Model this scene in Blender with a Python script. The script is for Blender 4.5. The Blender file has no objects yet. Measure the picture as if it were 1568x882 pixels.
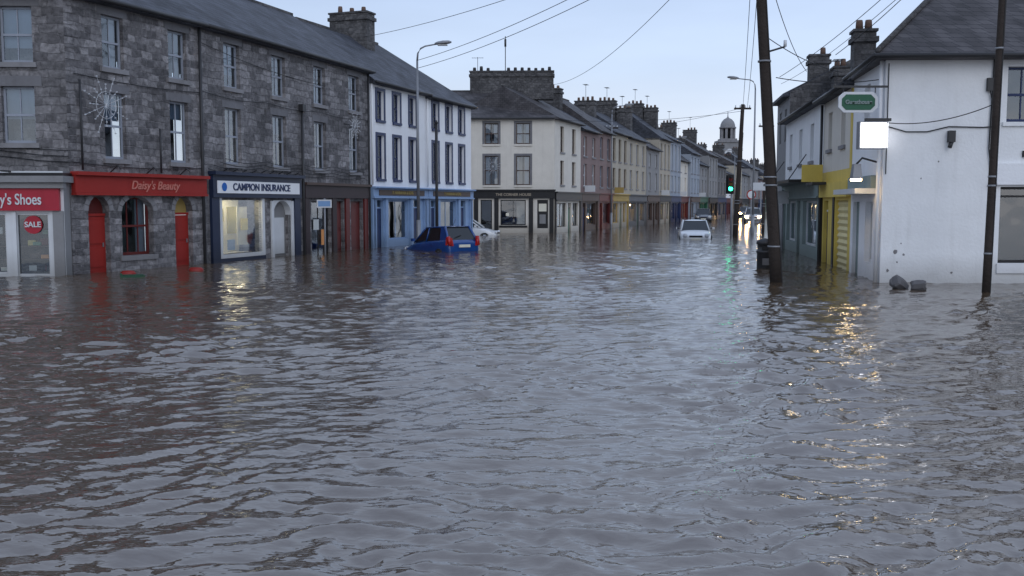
import bpy, math, random
import numpy as np
from mathutils import Matrix, Vector
random.seed(7)
S = bpy.context.scene
COL = S.collection
R = random.random

# ------------------------------------------------------------------ materials
MC = {}
def newmat(name):
    m = bpy.data.materials.new(name); m.use_nodes = True
    nt = m.node_tree
    return m, nt, nt.nodes, nt.links, nt.nodes['Principled BSDF']

def facade_coords(N, L):
    tc = N.new('ShaderNodeTexCoord')
    sp = N.new('ShaderNodeSeparateXYZ'); L.new(tc.outputs['Object'], sp.inputs[0])
    ad = N.new('ShaderNodeMath'); ad.operation = 'ADD'
    L.new(sp.outputs[0], ad.inputs[0]); L.new(sp.outputs[1], ad.inputs[1])
    cb = N.new('ShaderNodeCombineXYZ')
    L.new(ad.outputs[0], cb.inputs[0]); L.new(sp.outputs[2], cb.inputs[1])
    return tc, sp, cb

def paint(name, col, rough=.7, var=.22, dirt=.5, bump=.08, spec=.3, streak=True):
    if name in MC: return MC[name]
    m, nt, N, L, P = newmat(name)
    tc, sp, cb = facade_coords(N, L)
    n1 = N.new('ShaderNodeTexNoise'); n1.inputs['Scale'].default_value = 1.3; n1.inputs['Detail'].default_value = 6; n1.inputs['Roughness'].default_value = .65
    L.new(tc.outputs['Object'], n1.inputs['Vector'])
    mp = N.new('ShaderNodeMapping'); mp.inputs['Scale'].default_value = (5, 5, .45)
    L.new(tc.outputs['Object'], mp.inputs[0])
    n2 = N.new('ShaderNodeTexNoise'); n2.inputs['Scale'].default_value = 1; n2.inputs['Detail'].default_value = 4
    L.new(mp.outputs[0], n2.inputs['Vector'])
    r1 = N.new('ShaderNodeMapRange'); r1.inputs[1].default_value = .3; r1.inputs[2].default_value = .7; r1.inputs[3].default_value = 1 - var; r1.inputs[4].default_value = 1.0
    L.new(n1.outputs[0], r1.inputs[0])
    r2 = N.new('ShaderNodeMapRange'); r2.inputs[1].default_value = .55; r2.inputs[2].default_value = .8; r2.inputs[3].default_value = 1.0; r2.inputs[4].default_value = 1 - (var if streak else 0)
    L.new(n2.outputs[0], r2.inputs[0])
    # damp band near the water line
    ad = N.new('ShaderNodeMath'); ad.operation = 'MULTIPLY_ADD'; ad.inputs[1].default_value = .7
    L.new(n1.outputs[0], ad.inputs[0])
    ml = N.new('ShaderNodeMath'); ml.operation = 'MULTIPLY'; ml.inputs[1].default_value = -1
    geo = N.new('ShaderNodeNewGeometry'); sg = N.new('ShaderNodeSeparateXYZ'); L.new(geo.outputs['Position'], sg.inputs[0])
    L.new(sg.outputs[2], ml.inputs[0]); L.new(ml.outputs[0], ad.inputs[2])
    r3 = N.new('ShaderNodeMapRange'); r3.inputs[1].default_value = -.35; r3.inputs[2].default_value = .3; r3.inputs[3].default_value = 1; r3.inputs[4].default_value = 1 - dirt
    L.new(ad.outputs[0], r3.inputs[0])
    a = N.new('ShaderNodeMath'); a.operation = 'MULTIPLY'; L.new(r1.outputs[0], a.inputs[0]); L.new(r2.outputs[0], a.inputs[1])
    b = N.new('ShaderNodeMath'); b.operation = 'MULTIPLY'; L.new(a.outputs[0], b.inputs[0]); L.new(r3.outputs[0], b.inputs[1])
    mx = N.new('ShaderNodeMix'); mx.data_type = 'RGBA'
    mx.inputs[6].default_value = (col[0]*.25, col[1]*.23, col[2]*.2, 1); mx.inputs[7].default_value = (*col, 1)
    L.new(b.outputs[0], mx.inputs[0]); L.new(mx.outputs[2], P.inputs['Base Color'])
    P.inputs['Roughness'].default_value = rough; P.inputs['Specular IOR Level'].default_value = spec
    if bump:
        n3 = N.new('ShaderNodeTexNoise'); n3.inputs['Scale'].default_value = 14; n3.inputs['Detail'].default_value = 4
        L.new(tc.outputs['Object'], n3.inputs['Vector'])
        bp = N.new('ShaderNodeBump'); bp.inputs['Strength'].default_value = bump*4; bp.inputs['Distance'].default_value = .03
        L.new(n3.outputs[0], bp.inputs['Height']); L.new(bp.outputs[0], P.inputs['Normal'])
    MC[name] = m
    return m

def stone(name, c1, c2, mortar, bw=.42, rh=.2):
    if name in MC: return MC[name]
    m, nt, N, L, P = newmat(name)
    tc, sp, cb = facade_coords(N, L)
    nz = N.new('ShaderNodeTexNoise'); nz.inputs['Scale'].default_value = 1.9; nz.inputs['Detail'].default_value = 4
    L.new(cb.outputs[0], nz.inputs['Vector'])
    sub = N.new('ShaderNodeVectorMath'); sub.operation = 'MULTIPLY_ADD'; sub.inputs[1].default_value = (.34, .22, 0)
    L.new(nz.outputs['Color'], sub.inputs[0]); L.new(cb.outputs[0], sub.inputs[2])
    bk = N.new('ShaderNodeTexBrick'); bk.inputs['Scale'].default_value = 1
    bk.inputs['Brick Width'].default_value = bw; bk.inputs['Row Height'].default_value = rh
    bk.inputs['Mortar Size'].default_value = .016; bk.inputs['Mortar Smooth'].default_value = .6; bk.inputs['Bias'].default_value = -.1
    bk.squash = .65; bk.squash_frequency = 3; bk.offset = .43
    bk.inputs['Color1'].default_value = (*c1, 1); bk.inputs['Color2'].default_value = (*c2, 1); bk.inputs['Mortar'].default_value = (*mortar, 1)
    L.new(sub.outputs[0], bk.inputs['Vector'])
    n2 = N.new('ShaderNodeTexNoise'); n2.inputs['Scale'].default_value = 7; n2.inputs['Detail'].default_value = 7; n2.inputs['Roughness'].default_value = .7
    L.new(cb.outputs[0], n2.inputs['Vector'])
    n4 = N.new('ShaderNodeTexNoise'); n4.inputs['Scale'].default_value = .7; n4.inputs['Detail'].default_value = 4
    L.new(cb.outputs[0], n4.inputs['Vector'])
    r = N.new('ShaderNodeMapRange'); r.inputs[1].default_value = .3; r.inputs[2].default_value = .7; r.inputs[3].default_value = .4; r.inputs[4].default_value = 1.4
    L.new(n2.outputs[0], r.inputs[0])
    r4 = N.new('ShaderNodeMapRange'); r4.inputs[1].default_value = .3; r4.inputs[2].default_value = .7; r4.inputs[3].default_value = .65; r4.inputs[4].default_value = 1.25
    L.new(n4.outputs[0], r4.inputs[0])
    mu = N.new('ShaderNodeMath'); mu.operation = 'MULTIPLY'; L.new(r.outputs[0], mu.inputs[0]); L.new(r4.outputs[0], mu.inputs[1])
    vm = N.new('ShaderNodeVectorMath'); vm.operation = 'SCALE'; L.new(bk.outputs['Color'], vm.inputs[0]); L.new(mu.outputs[0], vm.inputs['Scale'])
    L.new(vm.outputs[0], P.inputs['Base Color']); P.inputs['Roughness'].default_value = .85
    h = N.new('ShaderNodeMath'); h.operation = 'MULTIPLY_ADD'; h.inputs[1].default_value = -1
    L.new(bk.outputs['Fac'], h.inputs[0]); L.new(n2.outputs[0], h.inputs[2])
    bp = N.new('ShaderNodeBump'); bp.inputs['Strength'].default_value = .8; bp.inputs['Distance'].default_value = .04
    L.new(h.outputs[0], bp.inputs['Height']); L.new(bp.outputs[0], P.inputs['Normal'])
    MC[name] = m
    return m

def slate(name, c=(.075, .08, .095)):
    if name in MC: return MC[name]
    m, nt, N, L, P = newmat(name)
    tc = N.new('ShaderNodeTexCoord')
    sp = N.new('ShaderNodeSeparateXYZ'); L.new(tc.outputs['Object'], sp.inputs[0])
    cb = N.new('ShaderNodeCombineXYZ'); ad = N.new('ShaderNodeMath'); ad.operation = 'ADD'
    L.new(sp.outputs[0], ad.inputs[0]); L.new(sp.outputs[1], ad.inputs[1])
    L.new(ad.outputs[0], cb.inputs[0]); 
    sc = N.new('ShaderNodeMath'); sc.operation = 'MULTIPLY'; sc.inputs[1].default_value = 1.7
    L.new(sp.outputs[2], sc.inputs[0]); L.new(sc.outputs[0], cb.inputs[1])
    bk = N.new('ShaderNodeTexBrick'); bk.inputs['Scale'].default_value = 1
    bk.inputs['Brick Width'].default_value = .3; bk.inputs['Row Height'].default_value = .22; bk.inputs['Mortar Size'].default_value = .01
    bk.inputs['Color1'].default_value = (c[0]*.75, c[1]*.75, c[2]*.75, 1); bk.inputs['Color2'].default_value = (c[0]*1.25, c[1]*1.25, c[2]*1.25, 1)
    bk.inputs['Mortar'].default_value = (.02, .02, .024, 1)
    L.new(cb.outputs[0], bk.inputs['Vector'])
    n2 = N.new('ShaderNodeTexNoise'); n2.inputs['Scale'].default_value = 1.2; n2.inputs['Detail'].default_value = 7
    L.new(tc.outputs['Object'], n2.inputs['Vector'])
    r = N.new('ShaderNodeMapRange'); r.inputs[1].default_value = .3; r.inputs[2].default_value = .7; r.inputs[3].default_value = .55; r.inputs[4].default_value = 1.4
    L.new(n2.outputs[0], r.inputs[0])
    vm = N.new('ShaderNodeVectorMath'); vm.operation = 'SCALE'; L.new(bk.outputs['Color'], vm.inputs[0]); L.new(r.outputs[0], vm.inputs['Scale'])
    L.new(vm.outputs[0], P.inputs['Base Color']); P.inputs['Roughness'].default_value = .65; P.inputs['Specular IOR Level'].default_value = .3
    bp = N.new('ShaderNodeBump'); bp.inputs['Strength'].default_value = .5; bp.inputs['Distance'].default_value = .02; bp.invert = True
    L.new(bk.outputs['Fac'], bp.inputs['Height']); L.new(bp.outputs[0], P.inputs['Normal'])
    MC[name] = m
    return m

def gloss(name, col, rough=.25, metal=0, coat=0):
    if name in MC: return MC[name]
    m, nt, N, L, P = newmat(name)
    tc = N.new('ShaderNodeTexCoord'); n1 = N.new('ShaderNodeTexNoise'); n1.inputs['Scale'].default_value = 5; n1.inputs['Detail'].default_value = 4
    L.new(tc.outputs['Object'], n1.inputs['Vector'])
    mx = N.new('ShaderNodeMix'); mx.data_type = 'RGBA'
    mx.inputs[6].default_value = (col[0]*.75, col[1]*.75, col[2]*.75, 1); mx.inputs[7].default_value = (*col, 1)
    L.new(n1.outputs[0], mx.inputs[0]); L.new(mx.outputs[2], P.inputs['Base Color'])
    P.inputs['Roughness'].default_value = rough; P.inputs['Metallic'].default_value = metal; P.inputs['Coat Weight'].default_value = coat
    MC[name] = m
    return m

def emis(name, col, s):
    if name in MC: return MC[name]
    m, nt, N, L, P = newmat(name)
    P.inputs['Base Color'].default_value = (*col, 1); P.inputs['Emission Color'].default_value = (*col, 1); P.inputs['Emission Strength'].default_value = s
    MC[name] = m
    return m

def glassmat():
    if 'window_glass' in MC: return MC['window_glass']
    m = bpy.data.materials.new('window_glass'); m.use_nodes = True
    nt = m.node_tree; N = nt.nodes; L = nt.links; N.clear()
    o = N.new('ShaderNodeOutputMaterial'); t = N.new('ShaderNodeBsdfTransparent'); g = N.new('ShaderNodeBsdfGlossy')
    t.inputs[0].default_value = (.8, .85, .88, 1); g.inputs['Roughness'].default_value = .03; g.inputs[0].default_value = (.9, .95, 1, 1)
    tc = N.new('ShaderNodeTexCoord'); nz = N.new('ShaderNodeTexNoise'); nz.inputs['Scale'].default_value = 1.2; nz.inputs['Detail'].default_value = 1
    L.new(tc.outputs['Object'], nz.inputs[0]); bp = N.new('ShaderNodeBump'); bp.inputs['Strength'].default_value = .25; bp.inputs['Distance'].default_value = .05
    L.new(nz.outputs[0], bp.inputs['Height']); L.new(bp.outputs[0], g.inputs['Normal'])
    f = N.new('ShaderNodeFresnel'); f.inputs[0].default_value = 1.5
    a = N.new('ShaderNodeMath'); a.operation = 'MULTIPLY_ADD'; a.inputs[1].default_value = 1.2; a.inputs[2].default_value = .12; a.use_clamp = True
    L.new(f.outputs[0], a.inputs[0]); mx = N.new('ShaderNodeMixShader'); L.new(a.outputs[0], mx.inputs[0]); L.new(t.outputs[0], mx.inputs[1]); L.new(g.outputs[0], mx.inputs[2])
    L.new(mx.outputs[0], o.inputs[0]); MC['window_glass'] = m
    return m

GL = glassmat()
STONE = stone('limestone_rubble', (.11, .105, .11), (.33, .315, .32), (.21, .20, .205))
STONE2 = stone('limestone_rubble_grey', (.12, .115, .12), (.31, .297, .303), (.19, .183, .187), .5, .23)
STONED = stone('dark_stone', (.07, .068, .07), (.14, .135, .135), (.1, .095, .095), .35, .17)
SLATE = slate('slate_roof', (.06, .065, .08)); SLATE2 = slate('slate_roof_brown', (.07, .065, .068))
WHITE = paint('white_render', (.82, .83, .84), var=.12)
WHITE2 = paint('white_render_b', (.84, .85, .87), var=.1)
CREAM = paint('cream_render', (.68, .64, .57), var=.16)
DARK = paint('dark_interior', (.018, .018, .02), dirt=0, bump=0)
CURT = paint('net_curtain', (.42, .45, .5), dirt=0, bump=0)
CURT2 = paint('blind', (.26, .33, .42), dirt=0, bump=0)
FRW = paint('white_joinery', (.66, .68, .70), rough=.4, bump=0, var=.15)
FRG = paint('grey_joinery', (.33, .36, .42), rough=.4, bump=0)
LINT = paint('cut_stone', (.19, .188, .20), var=.4)
LINTL = paint('cut_stone_light', (.27, .265, .275), var=.4)
NAVY = paint('navy_paint', (.015, .03, .10), rough=.4, bump=0)
PBLUE = paint('pale_blue_paint', (.27, .40, .62), rough=.5, bump=0)
RED = paint('red_paint', (.33, .028, .022), rough=.4, bump=0, dirt=.3)
RED2 = paint('crimson_sign_paint', (.42, .03, .05), rough=.4, bump=0)
DRED = paint('dark_red_paint', (.13, .022, .02), rough=.45, bump=0)
BLACK = paint('black_paint', (.018, .018, .02), rough=.4, bump=0)
DBLUE = paint('dark_blue_paint', (.02, .03, .065), rough=.4, bump=0)
BROWN = paint('brown_paint', (.09, .06, .05), rough=.5, bump=0)
GREY = paint('grey_render', (.26, .26, .265))
YELL = paint('yellow_render', (.74, .56, .13))
YELLC = paint('cream_yellow_shutter', (.74, .64, .34), bump=0)
OCHRE = paint('ochre_paint', (.42, .30, .10), bump=0)
PINK = paint('pink_render', (.24, .17, .16)); PINK2 = paint('pale_pink_render', (.42, .34, .33))
BUFF = paint('buff_render', (.43, .39, .32)); SKYB = paint('blue_grey_render', (.32, .36, .42)); DGREY = paint('dark_grey_render', (.15, .15, .155))
GRN = paint('green_paint', (.02, .11, .06), rough=.4, bump=0)
GGRN = paint('grey_green_paint', (.25, .31, .30))
IRON = gloss('cast_iron_pipe', (.03, .03, .033), .5)
GALV = gloss('galvanised_steel', (.28, .29, .31), .5, .4)
WIRE = gloss('black_cable', (.012, .012, .014), .6)
POT = paint('terracotta_pot', (.16, .10, .075), dirt=0)
SILV = gloss('tinsel_wire', (.6, .62, .65), .4, .2)
WOOD = paint('creosoted_wood', (.045, .035, .03), rough=.85, var=.4, bump=.2)
POSTC = [paint('poster_%d' % i, c, rough=.5, bump=0, var=.1, dirt=0) for i, c in enumerate([(.65, .55, .2), (.6, .62, .6), (.2, .35, .6), (.7, .3, .1), (.5, .1, .1), (.12, .3, .2), (.75, .72, .6)])]
LAMPW = emis('shop_light', (1, .66, .3), 22)

# ------------------------------------------------------------------ mesh helpers
class MB:
    def __init__(s): s.v = []; s.f = []; s.m = []; s.ms = []; s.sm = []
    def mi(s, m):
        if m not in s.ms: s.ms.append(m)
        return s.ms.index(m)
    def poly(s, pts, m, smooth=False):
        b = len(s.v); s.v += [tuple(p) for p in pts]; s.f.append(tuple(range(b, b+len(pts)))); s.m.append(s.mi(m)); s.sm.append(smooth)
    def faces(s, pts, fs, m, smooth=False):
        b = len(s.v); s.v += [tuple(p) for p in pts]; k = s.mi(m)
        for f in fs: s.f.append(tuple(b+i for i in f)); s.m.append(k); s.sm.append(smooth)
    def box(s, x0, x1, y0, y1, z0, z1, m):
        p = [(x0, y0, z0), (x1, y0, z0), (x1, y1, z0), (x0, y1, z0), (x0, y0, z1), (x1, y0, z1), (x1, y1, z1), (x0, y1, z1)]
        s.faces(p, [(0, 3, 2, 1), (4, 5, 6, 7), (0, 1, 5, 4), (1, 2, 6, 5), (2, 3, 7, 6), (3, 0, 4, 7)], m)
    def tube(s, pts, r, m, n=8, r2=None, cap=True):
        pts = [Vector(p) for p in pts]; k = len(pts); ring = []
        for i, p in enumerate(pts):
            d = (pts[min(i+1, k-1)]-pts[max(i-1, 0)]).normalized()
            a = Vector((0, 0, 1)) if abs(d.z) < .9 else Vector((1, 0, 0))
            u = d.cross(a).normalized(); w = d.cross(u)
            rr = r if r2 is None else r+(r2-r)*i/(k-1)
            ring += [p+(u*math.cos(2*math.pi*j/n)+w*math.sin(2*math.pi*j/n))*rr for j in range(n)]
        fs = [(i*n+j, i*n+(j+1) % n, (i+1)*n+(j+1) % n, (i+1)*n+j) for i in range(k-1) for j in range(n)]
        if cap: fs += [tuple(range(n-1, -1, -1)), tuple(range((k-1)*n, k*n))]
        s.faces(ring, fs, m, n > 5)
    def obj(s, name, parent=None, M=None, bevel=0):
        if not s.v: return None
        me = bpy.data.meshes.new(name); me.from_pydata(s.v, [], s.f)
        for m in s.ms: me.materials.append(m)
        me.polygons.foreach_set('material_index', s.m); me.polygons.foreach_set('use_smooth', s.sm); me.update()
        o = bpy.data.objects.new(name, me); COL.objects.link(o)
        if parent: o.parent = parent
        if M is not None: o.matrix_local = M
        if bevel:
            b = o.modifiers.new('bevel', 'BEVEL'); b.width = bevel; b.segments = 2; b.limit_method = 'ANGLE'
        return o

def root(name, M=None):
    e = bpy.data.objects.new(name, None); e.empty_display_size = .3; COL.objects.link(e)
    if M is not None: e.matrix_world = M
    return e

def frame(P0, P1):
    a = Vector((P0[0], P0[1], 0)); b = Vector((P1[0], P1[1], 0)); x = (b-a).normalized(); z = Vector((0, 0, 1)); y = z.cross(x)
    M = Matrix((x, y, z)).transposed().to_4x4(); M.translation = a
    return M, (b-a).length

def text(s, size, M, parent, x, y, z, m, name='lettering', shear=0, font_w=1.0):
    c = bpy.data.curves.new(name, 'FONT'); c.body = s; c.size = size; c.align_x = 'CENTER'; c.align_y = 'CENTER'; c.extrude = .012; c.shear = shear; c.offset = .004
    c.materials.append(m); o = bpy.data.objects.new(name, c); COL.objects.link(o); o.parent = parent
    o.matrix_local = M @ Matrix.Translation((x, y, z)) @ Matrix.Rotation(math.pi/2, 4, 'X') @ Matrix.Diagonal((font_w, 1, 1, 1))
    return o

def wall(mb, x0, x1, z0, z1, ops, m, rev=.2, revm=None):
    xs = sorted({x0, x1, *[o[0] for o in ops], *[o[1] for o in ops]}); zs = sorted({z0, z1, *[o[2] for o in ops], *[o[3] for o in ops]})
    xs = [x for x in xs if x0 <= x <= x1]; zs = [z for z in zs if z0 <= z <= z1]
    for a, b in zip(xs, xs[1:]):
        for c, d in zip(zs, zs[1:]):
            cx, cz = (a+b)/2, (c+d)/2
            if any(o[0] < cx < o[1] and o[2] < cz < o[3] for o in ops): continue
            mb.poly([(a, 0, c), (b, 0, c), (b, 0, d), (a, 0, d)], m)
    rm = revm or m
    for o in ops:
        a, b, c, d = o[:4]
        mb.poly([(a, 0, c), (a, 0, d), (a, rev, d), (a, rev, c)], rm); mb.poly([(b, 0, c), (b, rev, c), (b, rev, d), (b, 0, d)], rm)
        mb.poly([(a, 0, d), (b, 0, d), (b, rev, d), (a, rev, d)], rm); mb.poly([(a, 0, c), (a, rev, c), (b, rev, c), (b, 0, c)], rm)

def sash(mb, x0, x1, z0, z1, fm, y=.13, bars=1, mid=True, curt=None, fw=.06, dark=True):
    mb.box(x0+.002, x0+fw, y, y+.06, z0+.002, z1-.002, fm); mb.box(x1-fw, x1-.002, y, y+.06, z0+.002, z1-.002, fm)
    mb.box(x0+fw, x1-fw, y+.001, y+.059, z0+.002, z0+fw*1.2, fm); mb.box(x0+fw, x1-fw, y+.001, y+.059, z1-fw, z1-.002, fm)
    zm = (z0+z1)/2
    if mid: mb.box(x0+fw, x1-fw, y-.01, y+.05, zm-.03, zm+.03, fm)
    for i in range(bars):
        xx = x0+(x1-x0)*(i+1)/(bars+1); mb.box(xx-.014, xx+.014, y+.01, y+.045, z0+fw, z1-fw, fm)
    mb.poly([(x0, y+.03, z0), (x1, y+.03, z0), (x1, y+.03, z1), (x0, y+.03, z1)], GL)
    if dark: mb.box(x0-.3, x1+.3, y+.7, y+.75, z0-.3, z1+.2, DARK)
    c = random.random() if curt is None else curt
    w = x1-x0; h = z1-z0
    if c < .3:
        mb.box(x0, x1, y+.14, y+.15, z1-h*(.25+.5*R()), z1, CURT2)
    elif c < .65:
        mb.box(x0, x0+w*(.2+.2*R()), y+.15, y+.17, z0, z1, CURT); mb.box(x1-w*(.2+.2*R()), x1, y+.15, y+.17, z0, z1, CURT)
    elif c < .85: mb.box(x0, x1, y+.14, y+.15, z0, z1-h*.5*R(), CURT2)

def roof(mb, x0, x1, d, eave, rise, m, h0=0, h1=0, oh=.28, d0=0, ex=0):
    sl = rise/(d/2); e = eave-oh*sl*0.3; t = .12
    a = x0-(oh if h0 else 0)-ex; b = x1+(oh if h1 else 0)+ex; y0 = d0-oh; y1 = d0+d+oh; yr = d0+d/2; z = eave+rise
    p = [(a, y0, e), (b, y0, e), (b, y1, e), (a, y1, e), (a, y0, e-t), (b, y0, e-t), (b, y1, e-t), (a, y1, e-t), (x0+h0, yr, z), (x1-h1, yr, z)]
    mb.faces(p, [(0, 1, 9, 8), (2, 3, 8, 9), (1, 2, 9), (3, 0, 8), (4, 7, 6, 5), (0, 4, 5, 1), (1, 5, 6, 2), (2, 6, 7, 3), (3, 7, 4, 0)], m)
    mb.box(x0+h0, x1-h1, yr-.09, yr+.09, z-.06, z+.05, STONED)

def gutter(mb, x0, x1, z, y=-.33):
    mb.tube([(x0, y, z), (x1, y, z)], .06, IRON, 8)

def chimney(mb, x, y, lx, ly, z0, z1, m, pots, potm=POT, along='y'):
    mb.box(x-lx/2, x+lx/2, y-ly/2, y+ly/2, z0, z1, m); mb.box(x-lx/2-.07, x+lx/2+.07, y-ly/2-.07, y+ly/2+.07, z1-.32, z1-.16, m)
    mb.box(x-lx/2-.05, x+lx/2+.05, y-ly/2-.05, y+ly/2+.05, z1, z1+.08, STONED)
    for i in range(pots):
        k = (i+.5)/pots-.5; px, py = (x, y+k*(ly-.1)) if along == 'y' else (x+k*(lx-.1), y); h = .22+.14*R()
        if R() < .12: continue
        mb.tube([(px, py, z1+.08), (px, py, z1+.08+h*.8), (px, py, z1+.08+h)], .12, potm, 8, .095)

def aerial(mb, x, y, z, h=1.3):
    mb.tube([(x, y, z), (x, y, z+h)], .018, IRON, 5)
    mb.tube([(x-.4, y, z+h-.05), (x+.4, y, z+h-.05)], .012, IRON, 4)
    for i in range(5): mb.tube([(x-.35+i*.17, y-.2, z+h-.05), (x-.35+i*.17, y+.2, z+h-.05)], .009, IRON, 4)

# ------------------------------------------------------------------ generic terraced house
def house(name, P0, P1, eave, wm, depth=7.2, rise=2.5, bays=(), bw=.85, levels=(), fm=FRW, sur=None, sill=LINTL, lintel=None,
          shop=None, shopm=None, shop_z=2.15, fascia=None, fasz=(2.15, 2.6), sops=(), sfm=FRW, h0=0, h1=0, chims=(), rm=SLATE, bars=1, gut=True, x_in=.003, lit=.35):
    e = root(name); M, Ln = frame(P0, P1); x0, x1 = x_in, Ln-x_in
    W = MB(); Wn = MB(); T = MB(); RF = MB()
    ops = [(c-bw/2, c+bw/2, z0, z1) for c in bays for z0, z1 in levels]
    low = [o for o in sops]
    if shopm:
        wall(W, x0, x1, shop_z, eave, ops, wm); wall(W, x0, x1, -.7, shop_z, low, shopm)
    else: wall(W, x0, x1, -.7, eave, ops+low, wm)
    W.poly([(x0, 0, -.7), (x0, 0, eave), (x0, depth, eave), (x0, depth, -.7)], wm)
    W.poly([(x1, 0, -.7), (x1, depth, -.7), (x1, depth, eave), (x1, 0, eave)], wm)
    W.poly([(x0, depth, -.7), (x0, depth, eave), (x1, depth, eave), (x1, depth, -.7)], wm)
    for a, b, z0, z1 in ops:
        sash(Wn, a, b, z0, z1, fm, bars=bars)
        T.box(a-.08, b+.08, -.07, .12, z0-.11, z0-.004, sill)
        if sur:
            w = .12
            T.box(a-w, a-.003, -.03, .02, z0, z1+w, sur); T.box(b+.003, b+w, -.03, .02, z0, z1+w, sur); T.box(a-.003, b+.003, -.031, .02, z1+.003, z1+w, sur)
        if lintel: T.box(a-.16, b+.16, -.02, .05, z1+.004, z1+.28, lintel)
    for o in low:
        a, b, z0, z1, k = o
        if k == 'w':
            sash(Wn, a, b, z0, z1, sfm, bars=1 if b-a > 1.6 else 0, mid=False, curt=1, dark=False)
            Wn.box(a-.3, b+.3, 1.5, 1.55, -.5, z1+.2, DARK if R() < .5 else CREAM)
            for i in range(int((b-a)*2.2)):
                px = a+.1+(b-a-.4)*R(); pz = z0+.1+(z1-z0-.6)*R(); yy = .3+.9*R(); Wn.box(px, px+.12+.28*R(), yy, yy+.05, pz, pz+.15+.35*R(), random.choice(POSTC))
            if R() < lit: Wn.box(a+.2, b-.2, 1.2, 1.3, z1-.22, z1-.1, LAMPW)
        elif k == 'd':
            dm = o_door.get(name, BLACK)
            Wn.box(a+.003, b-.003, .12, .17, z0, z1-.35, dm); Wn.box(a+.1, b-.1, .10, .13, .1, .8, dm); Wn.box(a+.1, b-.1, .10, .13, .95, z1-.5, dm)
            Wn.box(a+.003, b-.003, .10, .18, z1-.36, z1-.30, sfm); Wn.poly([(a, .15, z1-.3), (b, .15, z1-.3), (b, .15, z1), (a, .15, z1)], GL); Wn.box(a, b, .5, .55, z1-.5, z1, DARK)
        elif k == 's':
            n = 14
            for i in range(n):
                za = z0+(z1-z0)*i/n; zb = z0+(z1-z0)*(i+1)/n
                Wn.faces([(a, .12, za), (b, .12, za), (b, .07, (za+zb)/2), (a, .07, (za+zb)/2), (b, .12, zb), (a, .12, zb)], [(0, 1, 2, 3), (3, 2, 4, 5)], YELLC)
    if fascia:
        T.box(x0+.02, x1-.02, -.14, -.004, fasz[0], fasz[1], fascia); T.box(x0+.01, x1-.01, -.26, -.003, fasz[1]+.003, fasz[1]+.09, fascia); T.box(x0+.012, x1-.012, -.2, -.003, fasz[0]-.06, fasz[0]-.003, fascia)
        T.box(x0+.02, x0+.28, -.1, -.005, -.7, fasz[0]-.063, fascia); T.box(x1-.28, x1-.02, -.1, -.005, -.7, fasz[0]-.063, fascia)
    roof(RF, x0, x1, depth, eave, rise, rm, h0, h1)
    if gut: gutter(T, x0, x1, eave-.12)
    for c in chims:
        chimney(RF, c[0], depth/2+c[1], c[2], c[3], eave+rise-1.2-abs(c[1]), eave+rise+c[4], c[6] if len(c) > 6 else STONED, c[5])
    W.obj('walls', e, M); Wn.obj('windows', e, M); T.obj('trim', e, M); RF.obj('roof', e, M)
    return e, M, Ln
o_door = {}

# ------------------------------------------------------------------ left stone block
A = (-11.74, 26.6); B = (-9.72, 31.5); C = (-6.07, 42.5)
def arch_fill(mb, a, b, zs, z1, m, y0=0, y1=.2):
    """fills the corners of a rectangular opening above an elliptical arch springing at zs"""
    n = 10; cx = (a+b)/2; rx = (b-a)/2; rz = z1-zs
    ar = [(cx-rx*math.cos(math.pi*i/n), zs+rz*.98*math.sin(math.pi*i/n)) for i in range(n+1)]
    for i in range(n):
        (xa, za), (xb, zb) = ar[i], ar[i+1]
        mb.poly([(xa, y0, za), (xb, y0, zb), (xb, y0, z1), (xa, y0, z1)], m)
        mb.poly([(xa, y0, za), (xa, y1, za), (xb, y1, zb), (xb, y0, zb)], m)

e1 = root('stone_building')
M1, L1 = frame(A, B)
W = MB(); Wn = MB(); T = MB(); RF = MB()
up = [(c-.4, c+.4, z0, z1) for c in (1.68, 4.28) for z0, z1 in ((3.15, 4.98), (5.65, 7.08))]
gr = [(.58, 1.34, -.7, 2.12), (1.8, 3.06, .42, 2.1), (3.98, 4.76, -.7, 2.12)]
wall(W, .003, L1-.003, -.7, 7.5, up+gr, STONE, .25)
for g in gr: arch_fill(W, g[0], g[1], g[3]-.42, g[3], STONE, 0, .25)
for (a, b, z0, z1), cc in zip(up, (.1, .5, .2, .5)):
    sash(Wn, a, b, z0, z1, FRG, bars=1, curt=cc); T.box(a-.1, b+.1, -.08, .1, z0-.13, z0-.004, LINTL); T.box(a-.15, b+.15, -.012, .05, z1+.004, z1+.24, LINT)
for g in (gr[0], gr[2]):
    Wn.box(g[0], g[1], .18, .24, -.6, 1.55, RED); Wn.box(g[0], g[1], .15, .25, 1.56, 1.63, RED)
    Wn.box(g[0]+.1, g[1]-.1, .155, .18, .15, .7, RED); Wn.box(g[0]+.1, g[1]-.1, .155, .18, .8, 1.45, RED)
    Wn.box(g[0], g[1], .24, .26, 1.63, 2.15, OCHRE if g is gr[2] else DRED); Wn.box(g[1]-.13, g[1]-.1, .13, .16, .7, .82, GALV)
g = gr[1]; sash(Wn, g[0], g[1], g[2], g[3], DRED, y=.2, bars=2, mid=True, curt=.5, fw=.07); T.box(g[0]-.1, g[1]+.1, -.06, .1, g[2]-.14, g[2]-.004, LINTL)
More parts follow.
